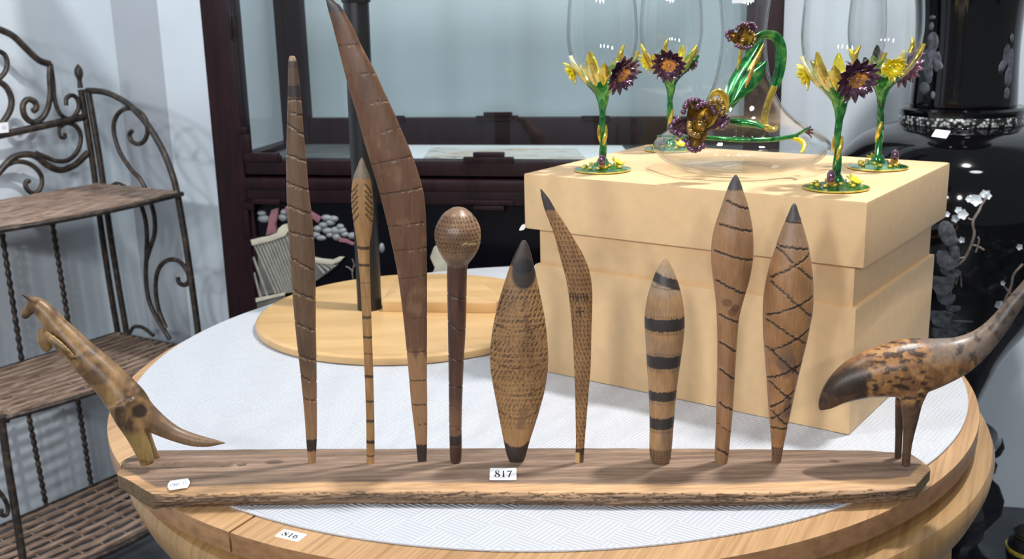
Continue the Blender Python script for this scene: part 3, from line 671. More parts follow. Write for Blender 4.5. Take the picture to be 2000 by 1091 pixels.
club('carved_club', 'short stout club with five broad black bands on tan wood', 'club',
     [(503, 1299.5, 1301.5), (508, 1295, 1304.5), (518, 1288, 1310.5), (533, 1280, 1318), (556, 1272, 1326), (579, 1265, 1332), (609, 1260, 1336), (632, 1259, 1337), (666, 1261, 1334.5), (704, 1263, 1329), (761, 1266.7, 1321.5), (818, 1268.6, 1316.5), (856, 1268.6, 1313.5), (883, 1268.6, 1311), (896, 1271, 1309), (902, 1276, 1304)], 1.0910, .9, paint_striped, M_WOOD_CARVE)

def paint_paddle(X, Y, xl, xr, ys):
    P = Paint(X, Y, (166, 122, 84)); P.blotch((132, 94, 64), .04, .015, .42, .78, .65, 91); P.blotch((150, 124, 100), .03, .04, .55, .8, .4, 95)
    P.below(430, (150, 122, 96), .55, 0, 10, up=True)
    for i, (a, b) in enumerate(((390, 407), (434, 449), (485, 505), (543, 570), (610, 627), (664, 683), (717, 736), (783, 797), (823, 841), (872, 884))):
        x0, x1 = np.interp(a, ys, xl), np.interp(b, ys, xr); P.line(x0 + 3, a, x1 - 2, b, 4.0 if i != 8 else 1.8, (40, 33, 30), .95, .0007, 1.4, .0 if i != 8 else .25, 500 + i); P.line(x0 + 3, a - 4, x1, b - 4, 2, (186, 148, 112), .5, 0, 2, .4, 530 + i)
    for x, y in ((1416, 585), (1432, 596), (1427, 604)): P.mix((84, 58, 42), np.clip(1.3 - np.hypot((X - x) / 8, (Y - y) / 7), 0, .3) * 3 * .6)
    P.below(371, (70, 68, 70), .95, 0, 1.5, up=True)
    return P
club('carved_club', 'tall paddle-headed tan club with dark slanting rings and a small grey tip', 'club',
     [(341, 1435.5, 1438.5), (346, 1431.5, 1442), (356, 1426, 1446.5), (372, 1419.5, 1451.5), (403.5, 1409, 1461.7), (440, 1397, 1468.6), (472, 1390.5, 1471), (509, 1389.5, 1469.6), (546, 1393, 1463), (577.5, 1397, 1454), (619.7, 1400, 1443.5), (672, 1401, 1439), (735.6, 1400.6, 1435), (793.6, 1399, 1431.7), (851.6, 1397.4, 1426.4), (888.5, 1396, 1423), (902, 1397, 1420)], 1.0860, .85, paint_paddle, M_WOOD_CARVE)

def paint_cross(X, Y, xl, xr, ys):
    P = Paint(X, Y, (168, 122, 80)); P.blotch((138, 98, 62), .04, .02, .42, .78, .6, 101)
    P.mix((150, 122, 98), np.clip((505 - Y) / 30, 0, 1) * .7); P.mix((102, 82, 70), np.clip((fbm(X * .03, Y * .02, 105) - .45) * 5, 0, 1) * np.clip((Y - 650) / 40, 0, 1) * .75)
    S = [(72, 180, 208, 196), (75, 190, 130, 245), (210, 212, 45, 308), (150, 260, 222, 325), (45, 325, 215, 470), (225, 380, 28, 460), (28, 478, 185, 575), (212, 510, 40, 605), (30, 590, 160, 700), (190, 635, 130, 690), (165, 660, 35, 722), (40, 735, 130, 805), (145, 770, 45, 840), (50, 855, 122, 920), (130, 830, 50, 890), (48, 925, 124, 926)]
    for i, (a, b, c, d) in enumerate(S):
        P.line(1480 + a / 2.098, 390 + b / 2.098, 1480 + c / 2.098, 390 + d / 2.098, 3.9, (40, 32, 28), .95, .0007, 1.5, .0, 600 + i)
        P.line(1480 + a / 2.098, 387 + b / 2.098, 1480 + c / 2.098, 387 + d / 2.098, 1.8, (196, 160, 122), .45, 0, 2, .4, 640 + i)
    P.below(431, (72, 68, 66), .95, 0, 1.5, up=True); P.line(1533, 431, 1566, 433, 3, (36, 32, 30), .95)
    P.mix((94, 72, 58), np.clip((Y - 868) / 3, 0, 1) * .7); P.scales(6, 5, (40, 34, 30), .9, 1.1, 108, 868, 898, .3)
    return P
club('carved_club', 'leaf-shaped tan club with crossing diamond lines and a dark tip', 'club',
     [(396.7, 1550.5, 1553), (402, 1546, 1556), (414, 1541, 1559.5), (433, 1533, 1566), (461.5, 1522, 1574), (485, 1514, 1580), (533, 1500, 1586.5), (571, 1493, 1588), (604.5, 1490.5, 1586.5), (652, 1491, 1578), (700, 1494.8, 1567), (747.5, 1498, 1555.5), (795, 1501, 1545.8), (833, 1504, 1538), (866.6, 1506.7, 1531), (901, 1507.6, 1525)], 1.0845, .8, paint_cross, M_WOOD_CARVE)

# ------------------------------------------------------------------ carved animals: lofted volumes fused into one skin
def limb_bm(bm, pts, yb, depth=1.0, seg=20, n=40, dy=0.0):
    """pts = (px, py, radius px[, dy]) along the limb"""
    Q = catmull([(p[0], p[1], p[2], (p[3] if len(p) > 3 else dy)) for p in pts], n); ctr = []; rad = []
    for x, y, r, d in Q:
        p = on_y(x, y, yb + d); ctr.append(p); rad.append(max(r, .6) * (p - CAMLOC).dot(FW) / F_PX)
    bm2 = bmesh.new(); tube_bm(bm2, ctr, rad, seg, 0, (depth, 1.0), True, up=(0, 1, 0)); bmesh.ops.recalc_face_normals(bm2, faces=bm2.faces)
    me = bpy.data.meshes.new('t'); bm2.to_mesh(me); bm2.free(); bm.from_mesh(me); bpy.data.meshes.remove(me)
def fuse(name, bm, mat, voxel, colour, label, cat, smooth=6):
    me = bpy.data.meshes.new(name); bm.to_mesh(me); bm.free(); o = link(name, me, mat)
    m = o.modifiers.new('r', 'REMESH'); m.mode = 'VOXEL'; m.voxel_size = voxel
    s = o.modifiers.new('s', 'SMOOTH'); s.factor = .5; s.iterations = smooth
    dg = bpy.context.evaluated_depsgraph_get(); new = bpy.data.meshes.new_from_object(o.evaluated_get(dg)); o.modifiers.clear(); old = o.data; o.data = new; bpy.data.meshes.remove(old)
    new.name = name
    if not new.materials: new.materials.append(mat)
    n = len(new.vertices); co = np.empty(n * 3, np.float32); new.vertices.foreach_get('co', co); co = co.reshape(-1, 3); X, Y = project(co)
    C = colour(X[None], Y[None], co)[0]
    at = new.color_attributes.new('Col', 'FLOAT_COLOR', 'POINT'); at.data.foreach_set('color', np.c_[np.clip(C, 0, 1), np.ones(n)].astype(np.float32).ravel())
    new.polygons.foreach_set('use_smooth', [True] * len(new.polygons)); tag(o, label, cat); settle(o); return o

KY = 1.117
bm = bmesh.new()
limb_bm(bm, [(56, 588, 9), (70, 593, 15), (88, 609, 18.5), (108, 634, 21.5), (135, 663, 25), (160, 692, 29.5), (192, 722, 32), (222, 752, 34.5), (247, 782, 38), (268, 803, 34), (292, 818, 25), (318, 834, 19), (345, 848, 15), (375, 858, 13), (403, 863, 10), (427, 864, 5), (443, 864.5, 1)], KY, .95, 24, 90)
limb_bm(bm, [(238, 785, 30, -.012), (250, 815, 26, -.014), (265, 848, 19.5, -.016), (278, 876, 17, -.016), (289, 906, 14, -.016)], KY, .8)
limb_bm(bm, [(262, 800, 22, .014), (280, 840, 14, .02), (292, 868, 10.5, .022), (305, 897, 9, .022)], KY, .8)
limb_bm(bm, [(72, 594, 11), (58, 603, 11.5), (50, 613, 10), (46, 621, 6.5)], KY, .8)
for d in (-.006, .006): limb_bm(bm, [(72, 589, 7, d), (58, 582, 6, d), (48, 577, 4, d), (40, 573.5 - 0 * d, 1, d)], KY, .7)
limb_bm(bm, [(84, 640, 10), (86, 660, 14), (92, 676, 13), (99, 684, 7)], KY, .7)
limb_bm(bm, [(88, 650, 7, -.016), (104, 664, 9, -.020), (124, 683, 10, -.021), (144, 700, 6, -.020)], KY, .6)
def kcol(X, Y, co):
    P = Paint(X, Y, (130, 98, 60)); g = fbm(X * .035 + Y * .02, Y * .03 - X * .02, 3); P.mix((82, 60, 40), np.clip((g - .45) * 5, 0, 1) * .85)
    P.mix((158, 122, 74), np.clip((fbm(X * .05 + 9, Y * .05, 13) - .5) * 5, 0, 1) * .7); P.mix((122, 96, 74), np.clip((X - 270) / 60, 0, 1) * np.clip((Y - 760) / 60, 0, 1) * .7)
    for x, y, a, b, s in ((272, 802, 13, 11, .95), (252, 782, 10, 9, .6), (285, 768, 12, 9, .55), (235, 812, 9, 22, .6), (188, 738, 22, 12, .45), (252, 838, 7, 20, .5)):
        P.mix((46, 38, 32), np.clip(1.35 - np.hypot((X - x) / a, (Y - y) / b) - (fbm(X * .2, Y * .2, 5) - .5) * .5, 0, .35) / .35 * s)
    P.line(104, 655, 145, 692, 2.5, (206, 166, 96), .8, 0, 1.5); P.line(112, 668, 140, 704, 5, (84, 70, 36), .8, 0, 2); P.line(106, 660, 132, 682, 6, (92, 78, 40), .5, 0, 2)
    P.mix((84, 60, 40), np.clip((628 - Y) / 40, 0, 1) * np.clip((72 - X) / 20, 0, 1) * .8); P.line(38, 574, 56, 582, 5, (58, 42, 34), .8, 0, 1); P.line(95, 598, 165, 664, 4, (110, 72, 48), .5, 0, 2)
    P.mix((150, 124, 66), np.clip((Y - 838) / 15, 0, 1) * np.clip((312 - X) / 8, 0, 1) * .6); P.line(262, 895, 300, 905, 8, (70, 50, 34), .6, 0, 4, .3)
    return P.c
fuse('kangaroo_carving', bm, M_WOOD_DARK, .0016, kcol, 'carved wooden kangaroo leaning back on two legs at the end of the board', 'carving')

EY = 1.067
bm = bmesh.new()
limb_bm(bm, [(1600, 800, 3), (1612, 787, 16), (1635, 764, 29), (1662, 746, 39), (1692, 733, 46), (1730, 724, 53), (1765, 718, 56.5), (1800, 713, 55), (1838, 705, 47), (1872, 694, 39), (1903, 677, 30.5), (1930, 655, 24), (1955, 627, 19.5), (1978, 596, 17), (2003, 566, 15.5), (2028, 540, 17), (2045, 528, 15), (2068, 524, 7), (2092, 527, 2)], EY, .85, 26, 110)
limb_bm(bm, [(1782, 758, 32, -.010), (1780, 788, 21, -.014), (1778, 818, 15.5, -.015), (1774.5, 850, 11, -.015), (1771, 878, 9, -.015), (1769, 911, 8.5, -.015)], EY, .85)
limb_bm(bm, [(1765, 750, 14, .014), (1757, 790, 9, .02), (1756, 830, 8, .02), (1754, 896, 7, .02)], EY, .85)
def ecol(X, Y, co):
    P = Paint(X, Y, (162, 112, 62)); P.mix((122, 82, 50), np.clip((fbm(X * .05 - Y * .02, Y * .06, 3) - .45) * 5, 0, 1) * .8); P.mix((186, 140, 82), np.clip((fbm(X * .06, Y * .08, 33) - .55) * 6, 0, 1) * .6)
    sp = fbm(X * .085 + Y * .03, Y * .19 - X * .02, 8, 2); P.mix((56, 40, 34), np.clip((sp - .55) * 9, 0, 1) * np.clip((X - 1680) / 20, 0, 1) * np.clip((1835 - X) / 30, 0, 1) * .9)
    P.mix((44, 36, 34), np.clip((1712 - X - (Y - 750) * .05 + (fbm(X * .08, Y * .06, 14) - .5) * 70) / 20, 0, 1) * np.clip((Y - 700) / 20, 0, 1) * .93); P.mix((104, 74, 52), np.clip((1710 - X) / 30, 0, 1) * np.clip((fbm(X * .05, Y * .05, 17) - .42) * 4, 0, 1) * .7)
    P.mix((112, 104, 98), np.clip((X - 1800 + (fbm(X * .05, Y * .05, 19) - .5) * 60) / 25, 0, 1) * np.clip((722 - Y - (X - 1800) * .1) / 20, 0, 1) * .75); P.mix((88, 76, 66), np.clip((X - 1925) / 30, 0, 1) * .8)
    P.mix((52, 44, 42), np.clip((fbm(X * .08, Y * .08, 29) - .55) * 8, 0, 1) * np.clip((X - 1840) / 30, 0, 1) * .7)
    P.mix((84, 62, 48), np.clip((Y - 782) / 14, 0, 1) * np.clip((X - 1740) / 5, 0, 1) * .9); P.mix((46, 42, 42), np.clip((1757 - X) / 3, 0, 1) * np.clip((Y - 786) / 10, 0, 1) * np.clip((X - 1735) / 4, 0, 1) * .6)
    return P.c
fuse('emu_carving', bm, M_WOOD_DARK, .0016, ecol, 'carved wooden long-necked bird with spotted body and dark tail on two legs', 'carving')

# ------------------------------------------------------------------ yellow box
BX, BY, BYAW = 0.3987, 1.1987, -0.6317
L1, L2, BH, BH1, OV, BH2 = 0.4543, 0.3310, 0.2853, 0.2082, 0.0091, 0.1569
gbox = thing('gift_box', 'large pale yellow lidded box on the table behind the clubs', 'box', (BX, BY, MATZ), BYAW)
BM_ = gbox.matrix_basis
def bxo(name, lo, hi, bev=.003, mat=M_YELLOW): return boxes(name, mat, gbox, [(lo, hi)], bev, None, True)
bxo('box_base', (-L1, 0, .0004), (0, L2, BH2), .003)
bxo('box_neck', (-L1 + .006, .006, BH2 - .002), (-.006, L2 - .006, BH1 + .01), .001)
lid = bxo('lid', (-L1 - OV, -OV, BH1), (OV, L2 + OV, BH), .004)
bm = bmesh.new(); petal_bm(bm, (-L1 - OV + .001, -OV - .001, BH1 + .006), (-.5, -.3, -1), (-.6, -.8, 0), .011, .012, .003)
done(bm, 'torn_corner', plain('torn_paper', (236, 232, 222), .8), lid, True)
BOXTOP = MATZ + BH

# ------------------------------------------------------------------ wine glasses
def flower_bm(bm, c, nrm, R, n=14, W=None, rows=2, curl=.3, th=.0007, up=(0, 0, 1)):
    nrm = Vector(nrm).normalized(); a = nrm.orthogonal().normalized(); b = nrm.cross(a)
    for r in range(rows):
        for k in range(n):
            t = 2 * PI * (k + .5 * r) / n; d = a * math.cos(t) + b * math.sin(t); q = R * (1 - .28 * r) * random.uniform(.88, 1.08)
            petal_bm(bm, Vector(c) + nrm * (.0012 * r) + d * R * .12, d + nrm * (.15 + .35 * r), nrm, q, W or R * .42, curl * R * random.uniform(.6, 1.3), .12, th, 5, 3, .9)
def make_glass():
    g = thing('wine_glass', '', 'wine glass')
    lathe('glass_bowl', M_GLASS, g, [(0, .1105), (.008, .112), (.02, .1185), (.033, .132), (.0425, .15), (.0468, .17), (.0475, .19), (.0455, .22), (.042, .246), (.0385, .262), (.0375, .262), (.041, .245), (.0445, .22), (.0464, .19), (.0457, .17), (.0414, .151), (.032, .1338), (.019, .1205), (.007, .1145), (0, .1138)], 64, n=110, local=True, auto=80)
    foot = lathe('foot', M_GREEN, g, [(0, .0002), (.036, .0002), (.0385, .001), (.0388, .0022), (.036, .0034), (.026, .0048), (.014, .0075), (.0085, .012), (.006, .017), (0, .018)], 56, local=True)
    bm = bmesh.new()
    lathe_bm(bm, [(.0375, .0008), (.0394, .0012), (.0394, .0024), (.0375, .0030)], 56, closed=True); done(bm, 'foot_rim', M_GOLD, foot, True)
    bm = bmesh.new(); pts = []
    for t in np.linspace(0, 1, 26): pts.append((.0016 * math.sin(t * 9), .0016 * math.cos(t * 9) - .0016, .012 + .098 * t))
    rr = [.0050 - .0022 * math.sin(PI * min(t * 1.25, 1)) + .006 * max(0, t - .75) / .25 * .4 for t in np.linspace(0, 1, 26)]
    tube_bm(bm, pts, rr, 12)
    for k in range(3):
        P = [((.0036 - .0004 * t + .003 * max(0, t - .8) * 5) * math.cos(2.1 * k + t * 5), (.0036 - .0004 * t + .003 * max(0, t - .8) * 5) * math.sin(2.1 * k + t * 5), .01 + .104 * t) for t in np.linspace(0, 1, 30)]
        tube_bm(bm, P, [.0015] * 30, 6)
    stem = done(bm, 'stem', M_GREEN, g, True)
    bm = bmesh.new()
    for k in range(2):
        P = [(.0045 * math.cos(1.2 + 3 * k + t * 1.5), .0045 * math.sin(1.2 + 3 * k + t * 1.5), .035 + .028 * t) for t in np.linspace(0, 1, 14)]; tube_bm(bm, P, [.0012 + .0022 * math.sin(PI * t) for t in np.linspace(0, 1, 14)], 7)
    done(bm, 'stem_leaf', M_GOLD, stem, True)
    lathe('calyx_cup', M_GREEN, g, [(.0030, .080), (.0046, .084), (.0062, .094), (.0098, .104), (.0150, .1105), (.0215, .117), (.0262, .1215), (.0256, .1222), (.0205, .1182), (.012, .1128), (.003, .1095)], 32, local=True, auto=60)
    ZB, RB = [.1105, .112, .1185, .132, .15, .17, .19], [.003, .008, .02, .033, .0425, .0468, .0475]
    def bowl_pt(a, z, out=.002):
        r = np.interp(z, ZB, RB) + out; s = np.interp(z, [.11, .1185, .132, .15, .17], [-.9, -.75, -.55, -.3, -.08])
        a = math.radians(a); return Vector((r * math.cos(a), r * math.sin(a), z)), Vector((math.cos(a), math.sin(a), s)).normalized()
    def bowl_leaf(name, mat, a, z0, z1, W, flick=.001, parent=g):
        bm = bmesh.new(); lay = []
        for out in (.0028, .0012):
            rows = []
            for i in range(11):
                t = i / 10; z = z0 + (z1 - z0) * t; w = W * math.sin(PI * min(max(t * .9 + .08, .03), .98)) ** .8 * .5
                c, nn = bowl_pt(a, z, out + flick * t * t); tg = Vector((-math.sin(math.radians(a)), math.cos(math.radians(a)), 0))
                rows.append([bm.verts.new(c + tg * (w * q) - nn * (.10 * W * q * q - .0012 * (1 - abs(q)))) for q in (-1, -.5, 0, .5, 1)])
            lay.append(rows)
        for i in range(10):
            for k in range(4):
                A, B = lay; bm.faces.new((A[i][k], A[i][k + 1], A[i + 1][k + 1], A[i + 1][k])); bm.faces.new((B[i][k], B[i + 1][k], B[i + 1][k + 1], B[i][k + 1]))
            for k in (0, 4): bm.faces.new((lay[0][i][k], lay[0][i + 1][k], lay[1][i + 1][k], lay[1][i][k]))
        return done(bm, name, mat, parent, True)
    for k, a in enumerate((25, 98, 165, 208, 318, 350)):
        bowl_leaf('calyx_leaf', (M_LIME, M_CREAM, M_CREAM, M_CREAM, M_LIME, M_GREEN)[k], a, .1125, (.150, .142, .157, .148, .152, .144)[k], .018)
    p, n = bowl_pt(-90, .134, .0035); bm = bmesh.new(); flower_bm(bm, p, n, .0275, 15, .0105, 2, .22); fl = done(bm, 'daisy', M_PURPLE, g, True)
    bm = bmesh.new(); flower_bm(bm, p + n * .0035, n, .0155, 12, .0065, 1, .25); blob_bm(bm, p + n * .003, (.0035, .0035, .0035)); done(bm, 'daisy_heart', M_ORANGE, fl, True)
    p2, n2 = bowl_pt(-80, .127, .0085); bm = bmesh.new()
    for k in range(5):
        a = n2.orthogonal().normalized(); b = n2.cross(a); t = 2 * PI * k / 5; petal_bm(bm, p2, a * math.cos(t) + b * math.sin(t) + n2 * .2, n2, .0085, .0075, .001, .1, .0008, 5, 3)
    lf = done(bm, 'violet', M_LILAC, g, True); bm = bmesh.new(); blob_bm(bm, p2 + n2 * .002, (.0025, .0025, .0025)); done(bm, 'violet_heart', M_ORANGE, lf, True)
    p3, n3 = bowl_pt(150, .136, .003); bm = bmesh.new(); flower_bm(bm, p3, n3, .017, 14, .005, 2, .3); done(bm, 'chrysanthemum', M_YEL, g, True)
    p3, n3 = bowl_pt(35, .132, .003); bm = bmesh.new(); flower_bm(bm, p3, n3, .013, 11, .005, 2, .3); done(bm, 'small_daisy', M_PURPLE, g, True)
    for a, m, z1 in ((-150, M_GOLD, .163), (-35, M_GOLD, .160), (70, M_YEL, .158), (115, M_LIME, .150), (-125, M_GOLD, .148)):
        bowl_leaf('bowl_leaf', m, a, .118, z1, .015, .002)
    q, nn = bowl_pt(-96, .150, .001); bm = bmesh.new(); tube_bm(bm, [q, q + Vector((-.001, -.002, .010)), q + Vector((.003, -.004, .020))], [.004, .0035, .0015], 8, 10); done(bm, 'leaf_curl', M_GOLD, g, True)
    bm = bmesh.new(); blob_bm(bm, (-.014, -.016, .017), (.0052, .0052, .0085)); b = done(bm, 'tulip_bud', M_PURPLE, g, True)
    bm = bmesh.new(); tube_bm(bm, [(-.008, -.012, .004), (-.012, -.015, .008), (-.014, -.016, .012)], [.003, .004, .0055], 8, 8); done(bm, 'bud_cup', M_ORANGE, b, True)
    bm = bmesh.new(); flower_bm(bm, (.017, -.012, .010), (.3, -.4, 1), .010, 6, .006, 1, .2); done(bm, 'foot_lily', M_YEL, g, True)
    bm = bmesh.new()
    for k in range(14):
        a = 2 * PI * k / 14 + .2; r = random.uniform(.012, .03); blob_bm(bm, (r * math.cos(a), r * math.sin(a), .006 + (.03 - r) * .15), (.0034, .0030, .0024), None, 8, 6)
    done(bm, 'foot_bead', M_GOLD, g, True)
    for a in (200, 250, 330, 60, 130):
        a = math.radians(a); d = Vector((math.cos(a), math.sin(a), 0)); bm = bmesh.new(); petal_bm(bm, d * .007 + Vector((0, 0, .009)), d - Vector((0, 0, .18)), (0, 0, 1), .028, .010, -.001, -.12, .0008, 7, 5); done(bm, 'foot_leaf', M_LIME if a < 4 else M_GREEN, g, True)
    return g
G0 = make_glass()
specs = [((1632, 368), 8, 'enamelled wine glass at the front corner of the yellow box, daisy facing out'),
         ((1714, 328), 118, 'enamelled wine glass before the black vase, yellow chrysanthemum facing out'),
         ((1177, 333), 34, 'enamelled wine glass beside the box edge, gold leaf and daisy turned aside'),
         ((1308, 293), -12, 'enamelled wine glass standing behind the wide decanter, amber daisy facing out')]
for i, ((x, y), rz, lab) in enumerate(specs):
    g = G0 if i == 0 else copy_tree(G0)
    p = on_z(x, y, BOXTOP); g.location = p; g.rotation_euler = (0, 0, math.radians(rz)); tag(g, lab, 'wine glass', 'enamelled wine glasses on the yellow box')

# ------------------------------------------------------------------ decanter
DCX, DCY = 0.3150, 1.456
dec = thing('decanter', 'wide-bottomed clear glass decanter with enamel irises and a green looped handle', 'decanter', (DCX, DCY, BOXTOP))
prof_o = [(.0, .0004), (.050, .0004), (.058, .0015), (.078, .0045), (.102, .013), (.115, .0245), (.1180, .032), (.1145, .0405), (.100, .0515), (.080, .0625), (.060, .0775), (.046, .097), (.0365, .122), (.0315, .15), (.0295, .178), (.0312, .203), (.0355, .236), (.042, .27)]
prof_i = [(max(r - .0022, 0), z + .0022) if z < .03 else (r - .0022, z) for r, z in prof_o][::-1]
prof_i[-1] = (0, .007); prof_i[-2] = (.04, .0045); prof_i[-3] = (.055, .004)
lathe('decanter_body', M_GLASS, dec, [tuple(p) for p in catmull(prof_o, 90)] + [tuple(p) for p in catmull(prof_i, 90)], 96, local=True, auto=80)
def lathe_hit(px, py, prof, c, off=0.0):
    """first point where the pixel's ray meets the turned surface"""
    d = ray(px, py); R_, Z_ = zip(*prof)
    t = np.linspace(0.6, 3.2, 5200); P = np.array(CAMLOC)[None] + np.array(d)[None] * t[:, None]; z = P[:, 2] - c[2]; rad = np.hypot(P[:, 0] - c[0], P[:, 1] - c[1])
    order = np.argsort(Z_); lim = np.interp(z, np.array(Z_)[order], np.array(R_)[order], left=0, right=0) + off
    k = np.where(rad < lim)[0]
    k = k[0] if len(k) else int(np.argmin(np.where((z > min(Z_)) & (z < max(Z_)), rad - lim, 9)))
    p = Vector(P[k]); n = Vector((p.x - c[0], p.y - c[1], 0)); n = n.normalized() if n.length > 1e-6 else Vector((0, -1, 0)); return p, n
DC = (DCX, DCY, BOXTOP)
def dh(x, y, off=.002): return lathe_hit(x, y, prof_o[2:], DC, off)[0]
def enamel(name, mat, pts, r, y=None, n=30, flat=None, off=.003, parent=dec):
    P = [(on_y(a, b, y) if y else dh(a, b, off)) for a, b in pts]; return tube(name, mat, parent, P, r, 10, n, flat)
# vine over the body and its bud
enamel('vine', M_GREEN, [(1285, 266), (1340, 268), (1385, 269), (1450, 273), (1510, 272), (1556, 265)], [.0018, .0024, .0028, .003, .003, .003])
enamel('vine', M_GREEN, [(1420, 236), (1450, 239), (1475, 243), (1492, 250)], [.003, .005, .0042, .0025])
p = dh(1556, 265, .004); bm = bmesh.new(); petal_bm(bm, p, RT * .9 + UP * .35 - FW * .3, UP, .017, .012, .003, .2); done(bm, 'bud_leaf', M_GREEN, dec)
p = dh(1572, 259, .005); bm = bmesh.new()
for k in range(4): petal_bm(bm, p, RT + UP * (.7 - .35 * k) - FW * .2, UP - FW * .3, .011, .007, .002 * (1 - k), .2)
done(bm, 'iris_bud', M_PURPLE, dec)
enamel('tendril', M_YEL, [(1550, 271), (1563, 274), (1571, 282), (1568, 294), (1563, 297)], [.002, .0032, .0032, .002, .0012], None, 20)
# handle and its curled foot
hy = DCY - .02
enamel('handle', M_GREEN, [(1462, 105), (1472, 84), (1486, 70), (1500, 68), (1514, 72), (1523, 88), (1525, 112), (1521, 142), (1512, 172)], [.004, .0048, .0052, .0052, .0055, .006, .006, .0056, .005], hy, 50, (1.5, .7))
enamel('handle_base', M_GOLD, [(1513, 168), (1502, 196), (1495, 220), (1493, 238), (1500, 250), (1512, 252), (1518, 246)], [.0048, .005, .005, .0046, .004, .0032, .002], hy - .012, 36, (1.4, .7))
enamel('handle_curl', M_GOLD, [(1500, 248), (1488, 245), (1484, 236)], [.0035, .003, .0018], hy - .016, 14)
# leaves up the neck
def leaf(pa, pb, w, mat, y, curl=.0, name='iris_leaf', cup=-.12, pw=.8):
    a, b = on_y(*pa, y), on_y(*pb, y); bm = bmesh.new(); petal_bm(bm, a, b - a, -FW, (b - a).length, w, curl, cup, .0011, 14, 7, pw); return done(bm, name, mat, dec)
leaf((1411, 224), (1490, 74), .026, M_GREEN, DCY - .046, -.004); leaf((1424, 208), (1497, 118), .022, M_GREEN, DCY - .052, .006, pw=1.25)
leaf((1446, 190), (1492, 84), .010, M_GOLD, DCY - .050, 0); leaf((1456, 172), (1478, 112), .005, M_ORANGE, DCY - .056, 0)
enamel('flower_stem', M_GOLD, [(1437, 152), (1442, 130), (1447, 100), (1448, 92)], [.0014, .0022, .0026, .003], DCY - .040, 14)
def iris(c, s, y, petals, heart, parts):
    """petals: (angle deg, length, width, colour) in the plane facing out"""
    C = on_y(*c, y); out = -FW
    for ang, L, w, curl, m in petals:
        a = math.radians(ang); d = RT * math.cos(a) + UP * math.sin(a); bm = bmesh.new()
        petal_bm(bm, C, d + out * .35, out, L * s, w * s, curl * s, .25, .0009, 8, 7, .62); tipp = C + d * L * s * .85 + out * (curl * s + L * s * .3)
        o = done(bm, 'iris_petal', m[0], dec); bm = bmesh.new()
        for k in range(7):
            q = -1 + 2 * k / 6; e = tipp + (d.cross(out)) * (q * w * s * .46) - d * (abs(q) ** 2 * L * s * .22) + out * (.0015 * (k % 2)); blob_bm(bm, e, (.0032 * s / .03 * .9, .0024 * s / .03, .0030 * s / .03), None, 8, 6)
        done(bm, 'petal_ruffle', m[1], o)
    bm = bmesh.new(); blob_bm(bm, C + out * .006, (.2 * s, .2 * s, .22 * s)); done(bm, 'iris_heart', heart, dec)
PP, PB = (M_BRONZE, M_PURPLE), (M_PURPLE, M_PURPLE)
iris((1366, 246), .040, DCY - .098, [(118, .95, .7, .15, PP), (75, .75, .6, .25, PP), (188, 1.15, .55, .1, PB), (250, 1.0, .6, .1, PP), (12, .95, .5, .15, PB), (48, 1.0, .55, .3, (M_GOLD, M_BRONZE)), (215, .55, .5, .4, (M_GOLD, M_BRONZE))], M_BRONZE, None)
iris((1449, 82), .024, DCY - .048, [(60, 1.15, .8, .1, PB), (95, 1.0, .7, .2, PP), (160, 1.15, .6, .15, PP), (265, .55, .9, .4, PP), (20, .7, .7, .3, (M_GOLD, M_BRONZE))], M_BRONZE, None)
enamel('leaf_curl', M_GOLD, [(1398, 252), (1404, 236), (1416, 210), (1414, 190), (1404, 180), (1392, 184), (1386, 198)], [.002, .003, .004, .0045, .004, .003, .0015], DCY - .075, 30, (.8, 1.4))
p = [on_y(x, y, DCY - .0385) for x, y in ((1430, 7), (1473, 4), (1475, -22), (1430, -20))]
bm = bmesh.new(); f = bm.faces.new([bm.verts.new(q) for q in p]); r = bmesh.ops.extrude_face_region(bm, geom=[f]); bmesh.ops.translate(bm, verts=[v for v in r['geom'] if isinstance(v, bmesh.types.BMVert)], vec=(0, .0004, 0)); done(bm, 'paper_sticker', M_PAPER, dec, auto=20)

# ------------------------------------------------------------------ two-tier wooden base with black pole
DZ = MATZ
stand = thing('display_stand', 'black pole rising from a round two-tier pale wooden base', 'stand', (-.175, 1.755, DZ))
lathe('base_disc', M_PALEWOOD, stand, [(0, .0006), (.250, .0006), (.2555, .002), (.2562, .006), (.2552, .0115), (.250, .0148), (0, .015)], 128, (-.175, 1.755, DZ), auto=30)
arc = [(-.2195, 1.7425), (-.040, 1.7165), (-.0275, 1.7185), (-.0240, 1.728), (-.0300, 1.79), (-.050, 1.845), (-.085, 1.876), (-.135, 1.893), (-.19, 1.899), (-.212, 1.899)]
prism('upper_tier', M_PALEWOOD, stand, arc, DZ + .015, DZ + .033, .0025)
pb = on_z(722, 602, DZ + .015)
pt = [on_y(722 + 0, 600, pb.y), on_y(695, 0, pb.y)]
lean = (pt[1] - pt[0])
tube('pole', M_BLACKPOLE, stand, [(pb.x, pb.y, DZ + .015), (pb.x + lean.x / lean.z * 1.0, pb.y, DZ + 1.015)], .0205, 28)
cz = on_y(695, 6, pb.y).z
lathe('collar', M_BLACKPOLE, stand, [(.019, cz), (.0225, cz + .0008), (.0235, cz + .004), (.0235, cz + .03), (.019, cz + .032)], 32, (pb.x + lean.x / lean.z * (cz - DZ), pb.y, 0), closed=True)

